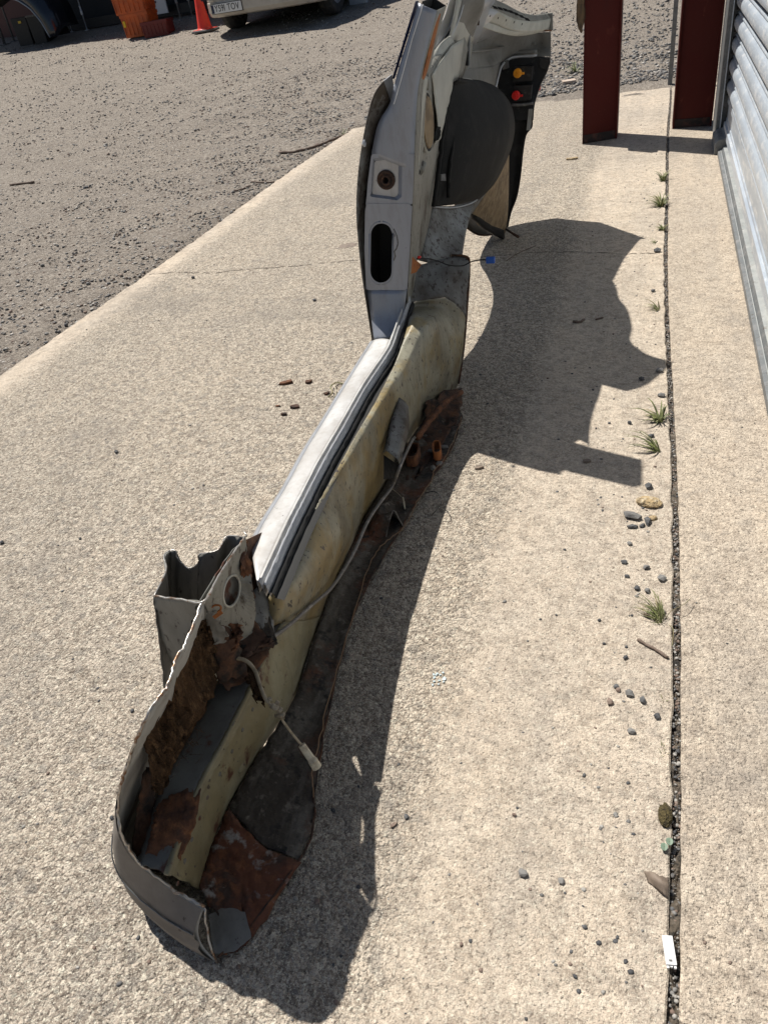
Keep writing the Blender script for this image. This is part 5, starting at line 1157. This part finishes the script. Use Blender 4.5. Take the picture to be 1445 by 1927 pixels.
tuft(1242, 792, 34, .085, 'broad leaved green weed, upper of the two beside the stones', w=.0034, spread=.7, bias=(-.35, .1), name='weed', cat='weed', dead=.15)
tuft(1245, 388, 60, .085, 'leafy green weed in the joint below the column shadow, nearer one', w=.004, spread=.8, bias=(-.3, .3), name='weed', cat='weed', dead=.25)
tuft(1248, 340, 44, .075, 'leafy green weed in the joint just below the column shadow', w=.004, spread=.6, bias=(-.1, .3), name='weed', cat='weed', dead=.3)
tuft(1246, 432, 46, .05, 'yellowish weed clump in the joint above the crack', w=.003, spread=.7, bias=(-.1, .2), mats=('drygrass', 'green'), name='weed', cat='weed', dead=.4)
tuft(1236, 457, 5, .035, 'small single leaved weed left of the joint above the crack', w=.004, spread=.2, bias=(-1, .1), name='weed', cat='weed', dead=.2)
tuft(1240, 582, 26, .05, 'dried brownish weed in the joint below the crack', w=.0022, spread=.6, bias=(-.7, .1), mats=('drygrass', 'green'), name='weed', cat='weed', dead=.2)
tuft(1252, 1420, 12, .02, 'sparse dry grass in the joint above the moss', w=.0008, spread=.6, bias=(-.2, .2), mats=('drygrass', 'green'), dead=.3)
tuft(1247, 1316, 12, .018, 'low mossy growth in the joint beside the stone cluster', w=.001, spread=.6, bias=(-.1, .2), mats=('drygrass', 'green'), dead=.3)
p = TT(1083, 136); tw = thing('weed', 'small green weed on the far gravel beside the lone column', 'weed', p)
mb = MB(); 
for i in range(26): blade(mb, np.array(p), np.array(p)+RNG.normal(0, .07, 3)*np.array([1, 1, .3])+np.array([0, 0, .02]), .006)
mb.out('blades', M['green'], tw)
p = TT(648, 257); tw = thing('weed', 'little green weed at the corner where gravel meets slab', 'weed', p)
mb = MB(); 
for i in range(16): blade(mb, np.array(p), np.array(p)+RNG.normal(0, .04, 3)*np.array([1, 1, .3])+np.array([0, 0, .015]), .004)
mb.out('blades', M['green'], tw)

# ------------------------------------------------------------------ far side of the yard
# traffic cone
p = T(388, 60); cone = thing('traffic_cone', 'red orange traffic cone on a worn square base beside the cream van', 'cone', p)
MB().lathe((p[0], p[1], p[2]), [(.135, .045), (.12, .055), (.112, .08), (.024, .74), (.018, .75)], 28).out('cone_body', M['cone'], cone, smooth=True)
mb = MB(); n = 4; s = .175
mb.box(p[0]-s, p[0]+s, p[1]-s, p[1]+s, p[2]+.005, p[2]+.035); o = mb.out('cone_base', M['rubber'], cone, bevel=.01)
MB().box(p[0]-s+.02, p[0]+s-.02, p[1]-s+.02, p[1]+s-.02, p[2]+.035, p[2]+.045).out('cone_flange', M['cone'], cone, bevel=.004)

# van
wl_ = np.array(T(447, 52)); wr_ = np.array(T(628, 28)); ctr = (wl_+wr_)/2; ax = wr_-wl_; yaw = math.atan2(ax[1], ax[0]); track = np.linalg.norm(ax)
van = thing('parked_van', 'cream van parked nose first across the yard behind the cone', 'van', tuple(ctr), yaw)
def vobj(name, mb, m, parent=None, **kw):
    pr = parent or van; me = bpy.data.meshes.new(name); me.from_pydata([tuple(map(float, v)) for v in mb.v], [], mb.f); me.materials.append(m); o = bpy.data.objects.new(name, me); COL.objects.link(o); o.parent = pr
    if kw.get('smooth'): me.polygons.foreach_set('use_smooth', [True]*len(me.polygons))
    if kw.get('bevel'): b_ = o.modifiers.new('b', 'BEVEL'); b_.width = kw['bevel']; b_.segments = 2; b_.limit_method = 'ANGLE'
    if kw.get('thick'): b_ = o.modifiers.new('s', 'SOLIDIFY'); b_.thickness = kw['thick']
    return o
hw = track/2+.10
# local frame: x across, y back, z up; front at y=-.75
def prof_loft(prof_rows, name, m, bevel=0, smooth=False):
    mb = MB(); n = len(prof_rows[0]); mb.v = [p for r in prof_rows for p in r]
    for j in range(len(prof_rows)-1):
        for i in range(n): mb.f.append((j*n+i, j*n+(i+1) % n, (j+1)*n+(i+1) % n, (j+1)*n+i))
    mb.f.append(tuple(range(n))[::-1]); mb.f.append(tuple((len(prof_rows)-1)*n+i for i in range(n)))
    return vobj(name, mb, m, bevel=bevel, smooth=smooth)
# side profile extruded across with narrowed front plan
side = [(-.74, .26), (-.78, .50), (-.74, .76), (-.45, .92), (.30, 1.06), (.95, 1.74), (1.1, 1.82), (3.3, 1.84), (3.4, 1.2), (3.4, .26)]
rws = []
for x in (-hw, -hw*.93, -hw*.6, 0, hw*.6, hw*.93, hw):
    k = abs(x)/hw; ins = .22*k**4; up_ = .05*k**3
    rws.append([(x*(1-.10*max(0, (z-1.1))/.8), y+(ins if y < 0 else 0), z-(up_ if z > 1.1 else 0)) for y, z in side])
prof_loft(rws, 'van_body', M['car_cream'], smooth=False, bevel=.02)
# front bumper
mb = MB(); P = []
bw_ = hw+.01
for x in np.linspace(-bw_, bw_, 15):
    k = abs(x)/bw_; yb = -.86+.34*k**5
    P.append([(x, yb+.05, .205), (x, yb, .22), (x, yb-.03, .27), (x, yb-.03, .39), (x, yb-.01, .405), (x, yb-.015, .42), (x, yb+.0, .54), (x, yb+.05, .57), (x, yb+.25, .57), (x, yb+.25, .205)])
prof_loft(P, 'front_bumper', M['car_cream'], smooth=False)
mb = MB().box(-.26, .26, -.905, -.895, .435, .55); npx = -.43
plate_o = vobj('number_plate', MB().box(-.26-.0+npx, .26+npx, -.906, -.899, .262, .377), M['plate'], bevel=.002)
bl = vobj('plate_band', MB().box(npx-.258, npx-.22, -.908, -.9065, .267, .372), M['blueglue'], plate_o)
xc = npx-.205
for ch_ in 'Y591 TOV':
    if ch_ == ' ': xc += .036; continue
    cu = bpy.data.curves.new('letter', 'FONT'); cu.body = ch_; cu.size = .105; cu.extrude = .001; cu.align_y = 'CENTER'
    tmp = bpy.data.objects.new('tmp', cu); COL.objects.link(tmp); dg = bpy.context.evaluated_depsgraph_get(); me = bpy.data.meshes.new_from_object(tmp.evaluated_get(dg)); bpy.data.objects.remove(tmp)
    me.materials.clear(); me.materials.append(M['ink']); xs_ = [v.co.x for v in me.vertices]
    to = bpy.data.objects.new('letter', me); COL.objects.link(to); to.parent = plate_o; to.location = (xc-min(xs_)*.92, -.9085, .3195); to.rotation_euler = (PI/2, 0, 0); to.scale = (.92, 1.12, 1)
    xc += (max(xs_)-min(xs_))*.92+.010
vobj('number_plate_edge', MB().box(npx-.27, npx+.27, -.899, -.885, .255, .384), M['black'])
for sx in (-1, 1):
    mb = MB().box(sx*(hw-.42) if sx < 0 else hw-.42, 0, 0, 0, 0, 0) if False else MB()
    x0, x1 = (-(hw-.06), -(hw-.46)) if sx < 0 else (hw-.46, hw-.06)
    mb.box(x0, x1, -.80, -.55, .60, .76); h_ = vobj('headlight', mb, M['lens'], bevel=.02)
    mb = MB().box(x0+(.05 if sx > 0 else .0), x1, -.86, -.80, .555, .60); vobj('indicator', MB().box(min(x0, x1)+.03, max(x0, x1)-.10, -.885+.03, -.80, .44, .48), M['black'])
vobj('grille', MB().box(-hw+.5, hw-.5, -.79, -.70, .61, .74), M['black'])
ws = MB().add([(-hw*.80, .36, 1.10), (hw*.80, .36, 1.10), (hw*.70, .90, 1.68), (-hw*.70, .90, 1.68)], [(0, 1, 2, 3)]); ws.v = [(x, y-.03, z+.03) for x, y, z in ws.v]; vobj('windscreen', ws, M['glass'], thick=.01)
for sx in (-1, 1):
    mb = MB().add([(sx*(hw+.004), .55, 1.15), (sx*(hw+.004), 1.4, 1.15), (sx*(hw*.93), 1.4, 1.72), (sx*(hw*.93), 1.0, 1.72)], [(0, 1, 2, 3)]); vobj('side_window', mb, M['glass'], thick=.01)
    mb = MB().box(sx*(hw+.06)-.06, sx*(hw+.06)+.06, .42, .50, 1.12, 1.32); vobj('door_mirror', mb, M['black'], bevel=.02)
    for yy in (0.0, 2.55):
        xw = sx*(track/2); wmb = MB(); wmb.lathe((xw, yy, .31), [(.18, -.105), (.27, -.11), (.305, -.09), (.315, 0), (.305, .09), (.27, .11), (.18, .105)], 30, 'x'); wh = vobj('tyre', wmb, M['tyre'], smooth=True)
        vobj('wheel_rim', MB().lathe((xw, yy, .31), [(.18, -.10), (.17, -.07), (.05, -.05*sx*0-.05), (.0, -.05)], 20, 'x').lathe((xw, yy, .31), [(.18, .10), (.17, .07), (.05, .05), (.0, .05)], 20, 'x'), M['alloy'], wh)
vobj('underside', MB().box(-hw+.1, hw-.1, -.5, 3.3, .20, .27), M['deep'])
vobj('side_step', MB().box(hw+.03, hw+.32, .35, .42, .06, .36), M['lightblue'], bevel=.01)
# pale blue panel right of the van
# stacked crates
def crate(px, py, wdt, dpt, h, m, label, z=0, name='plastic_crate', yaw_=.12, ribs=True, base=None, fill=True):
    p = np.array(T(px, py)) if base is None else np.array(base); p = p+np.array([0, 0, z]); t = thing(name, label, 'crate', tuple(p), yaw_)
    mb = MB(); th_ = .008
    mb.v = []; 
    def bx(x0, x1, y0, y1, z0, z1): mb.box(x0, x1, y0, y1, z0, z1)
    tp = .94
    def wallq(ax_, s):
        pass
    v = [(-wdt/2*tp, -dpt/2*tp, 0), (wdt/2*tp, -dpt/2*tp, 0), (wdt/2*tp, dpt/2*tp, 0), (-wdt/2*tp, dpt/2*tp, 0), (-wdt/2, -dpt/2, h), (wdt/2, -dpt/2, h), (wdt/2, dpt/2, h), (-wdt/2, dpt/2, h)]
    mb.add(v, [(0, 1, 2, 3), (0, 4, 5, 1), (1, 5, 6, 2), (2, 6, 7, 3), (3, 7, 4, 0)]); vobj('crate_body', mb, m, t, thick=.006)
    r = MB(); r.box(-wdt/2-.012, wdt/2+.012, -dpt/2-.014, -dpt/2+.0, h-.045, h+.003); r.box(-wdt/2-.012, wdt/2+.012, dpt/2, dpt/2+.014, h-.045, h+.003); r.box(-wdt/2-.014, -wdt/2, -dpt/2, dpt/2, h-.045, h+.003); r.box(wdt/2, wdt/2+.014, -dpt/2, dpt/2, h-.045, h+.003)
    vobj('crate_rim', r, m, t, bevel=.003)
    if ribs:
        r = MB()
        for k in range(7):
            x = -wdt/2*.9+wdt*.9*k/6; r.box(x-.006, x+.006, -dpt/2*.99-.012, -dpt/2*.955, .03, h-.045)
            y = -dpt/2*.85+dpt*.85*k/6; r.box(wdt/2*.955, wdt/2*.99+.012, y-.006, y+.006, .03, h-.045)
        vobj('crate_ribs', r, m, t, bevel=.002)
    return t, p
cr, p = crate(272, 66, .52, .40, .34, M['orange_crate'], 'orange lidded plastic crate at the bottom of the stack', yaw_=.1)
vobj('yellow_label', MB().box(-.235, -.19, -.215, -.205, .16, .25), mat('yellow_sticker', (.75, .5, .02), .5), cr)
cr2, _ = crate(0, 0, .60, .42, .36, M['orange_crate'], 'orange lidded plastic crate on top of the bottom one', base=p+np.array([-.03, 0, .345]), yaw_=.1)
vobj('crate_lid', MB().box(-.31, .0, -.22, .22, .363, .39).box(.0, .31, -.22, .22, .363, .385), M['orange_crate'], cr2, bevel=.006)
crate(0, 0, .58, .40, .34, M['orange_crate'], 'orange plastic crate, topmost of the stack', base=p+np.array([.05, .05, .74]), yaw_=.25)
crate(302, 66, .46, .34, .22, M['darkred_crate'], 'dark red slatted crate before the orange stack', yaw_=.18)
crate(42, 55, .5, .4, .30, M['orange_crate'], 'orange crate under the dark car wing at the left', z=.45, yaw_=.1)
crate(215, 40, .7, .45, .45, M['orange_crate'], 'orange ribbed crate in the shade left of the stack', yaw_=.1)
# black bins
def upright_box(px0, px1, py, h, d, m, name, label, cat, back=0.0, z0=.002, taper=1.0, yoff=0):
    a = np.array(T(px0, py)); b = np.array(T(px1, py-(px1-px0)*.17)); ww = np.linalg.norm((b-a)[:2]); yw = math.atan2(b[1]-a[1], b[0]-a[0]); c_ = (a+b)/2; c_[2] = yard_z(c_[0], c_[1])-.02
    t = thing(name, label, cat, tuple(c_), yw); mb = MB(); wv = ww/2
    mb.add([(-wv*taper, yoff, z0), (wv*taper, yoff, z0), (wv*taper, d+yoff, z0), (-wv*taper, d+yoff, z0), (-wv, yoff, h), (wv, yoff, h), (wv, d+yoff, h), (-wv, d+yoff, h)], [(3, 2, 1, 0), (4, 5, 6, 7), (0, 1, 5, 4), (1, 2, 6, 5), (2, 3, 7, 6), (3, 0, 4, 7)])
    vobj(name+'_body', mb, m, t, bevel=.01); return t, wv
t, wv = upright_box(38, 66, 88, .50, .45, M['black'], 'black_bin', 'black plastic bin standing under the dark wing, left of two', 'bin', taper=.9)
vobj('yellow_tab', MB().box(-.01, .05, -.012, .0, .40, .44), mat('yellow_tab', (.7, .5, .05), .5), t)
t, wv = upright_box(67, 92, 84, .50, .45, M['black'], 'black_bin', 'black plastic bin standing under the dark wing, right of two', 'bin', taper=.9)
vobj('bin_rim', MB().box(-wv, wv, -.02, .02, .48, .51), M['rubber'], t)
# dark car wing / bumper with round wheel arch, seen end on
pw = np.array(T(70, 92)); wing = thing('loose_car_wing', 'dark blue car wing with round wheel arch leaning at the far left', 'car part', tuple(pw), yaw)
arc = []
mb = MB(); n = 22
prof_in = [(-1.05, .75), (-.7, .86), (-.35, .88), (-.05, .80), (.18, .64), (.33, .42), (.42, .15)]
prof_out = [(-1.05, .95), (-.65, 1.08), (-.25, 1.10), (.10, 1.0), (.38, .80), (.54, .50), (.60, .15)]
pi_ = resample([(x, 0, z) for x, z in prof_in], n); po_ = resample([(x, 0, z) for x, z in prof_out], n)
rows = [pi_, [(a[0]*.5+b[0]*.5, -.07, a[2]*.5+b[2]*.5) for a, b in zip(pi_, po_)], po_, [(b[0]+.02, .25, b[2]+.12) for b in po_], [(b[0]+.0, .7, b[2]+.12) for b in po_]]
for r in rows: mb.v += r
for j in range(len(rows)-1):
    for i in range(n-1): mb.f.append((j*n+i, j*n+i+1, (j+1)*n+i+1, (j+1)*n+i))
vobj('wing_panel', mb, M['car_dark'], wing, thick=.006, smooth=True)
vobj('arch_lip', MB().tube(pi_, .014, 6), M['lightblue'], wing, smooth=True)
vobj('arch_liner', MB().add([(p_[0], .02, p_[2]) for p_ in pi_]+[(p_[0], .6, p_[2]) for p_ in pi_], [(i, i+1, n+i+1, n+i) for i in range(n-1)]), M['deep'], wing)
# open fronted shed / rack behind, with black cladding and maroon end
base = np.array(T(-60, 100)); base2 = np.array(T(410, 42)); dirv = (base2-base); L_ = np.linalg.norm(dirv[:2]); yw = math.atan2(dirv[1], dirv[0])
shed = thing('open_shed', 'black clad open storage shed across the far side of the yard', 'shed', (base[0], base[1]+.9, yard_z(base[0], base[1]+.9)-.1), yw)
k = 0; x = -1.5
back = MB()
while x < L_+.3:
    pnl = vobj('cladding_sheet', MB().box(x, x+.97, .6+(k % 2)*.012, .63+(k % 2)*.012, 0, 2.9), M['maroon'] if x < .9 else M['darkshed'], shed); x += .98; k += 1
vobj('roof', MB().box(-1.6, L_+.4, -.5, 1.0, 2.9, 3.0), M['darkshed'], shed)
vobj('floor_beam', MB().box(1.2, L_+.2, .30, .42, .10, .26), M['black'], shed)
def pole(px0, py0, px1, py1, r, m, label, name='steel_prop', cat='prop', collar=True):
    p = np.array(T(px1, py1)); d = 1.9
    t = thing(name, label, cat, tuple(p)); q = np.array([0, .0, 0])
    vobj('pole', MB().tube([(0, 0, 0), (0, 0.02, d)], r, 8), m, t, smooth=True)
    if collar: vobj('collar', MB().lathe((0, 0, .26), [(r, 0), (r*2.0, .01), (r*2.0, .07), (r*1.3, .10), (r*1.3, .16), (r, .17)], 10), m, t)
    vobj('foot_plate', MB().box(-r*3, r*3, -r*3, r*3, 0, .012), m, t)
pole(115, 0, 137, 60, .012, M['galv'], 'thin steel prop standing before the black shed, leftmost of the pair')
pole(148, 0, 165, 57, .012, M['galv'], 'thin steel prop standing before the black shed, right of the pair')
pole(333, 0, 341, 38, .012, M['grey_paint'], 'thin steel prop between the crate stack and the cone, left of two')
pole(357, 0, 363, 34, .012, M['grey_paint'], 'thin steel prop between the crate stack and the cone, right of two')
pole(185, 0, 203, 44, .04, M['grey_paint'], 'thick grey steel post in the shed left of the orange stack', name='steel_post', cat='post', collar=False)
pole(0, 40, 10, 84, .03, M['rubber'], 'grey post at the far left before the maroon cladding', name='steel_post', cat='post', collar=False)
pole(10, 20, 28, 78, .02, M['rubber'], 'slim grey post beside the black bin at the far left', name='steel_post', cat='post', collar=False)
# white board
a = np.array(T(308, 40)); wb = thing('white_board', 'white stepped board leaning behind the crate stack', 'board', tuple(a), yaw)
vobj('board_panel', MB().box(-.22, .16, .0, .03, .12, 1.1), M['plate'], wb, bevel=.004); vobj('board_step', MB().box(-.22, -.05, -.02, .0, .30, .34), M['rubber'], wb)

# ------------------------------------------------------------------ shared groups of alike things
GROUPS = {'stone': 'stones lying about on the concrete', 'twig': 'twigs lying on the ground', 'weed': 'weeds growing in the joint', 'grass': 'dry grass growing in the joint', 'wood chip': 'small flakes scattered on the slab', 'crate': 'plastic crates by the shed', 'prop': 'thin steel props before the shed', 'bin': 'black bins under the wing', 'column': 'red oxide steel columns', 'post': 'grey posts at the shed'}
for o in COL.objects:
    if o.parent is None and o.get('category') in GROUPS and o.get('kind') is None: o['group'] = GROUPS[o['category']]
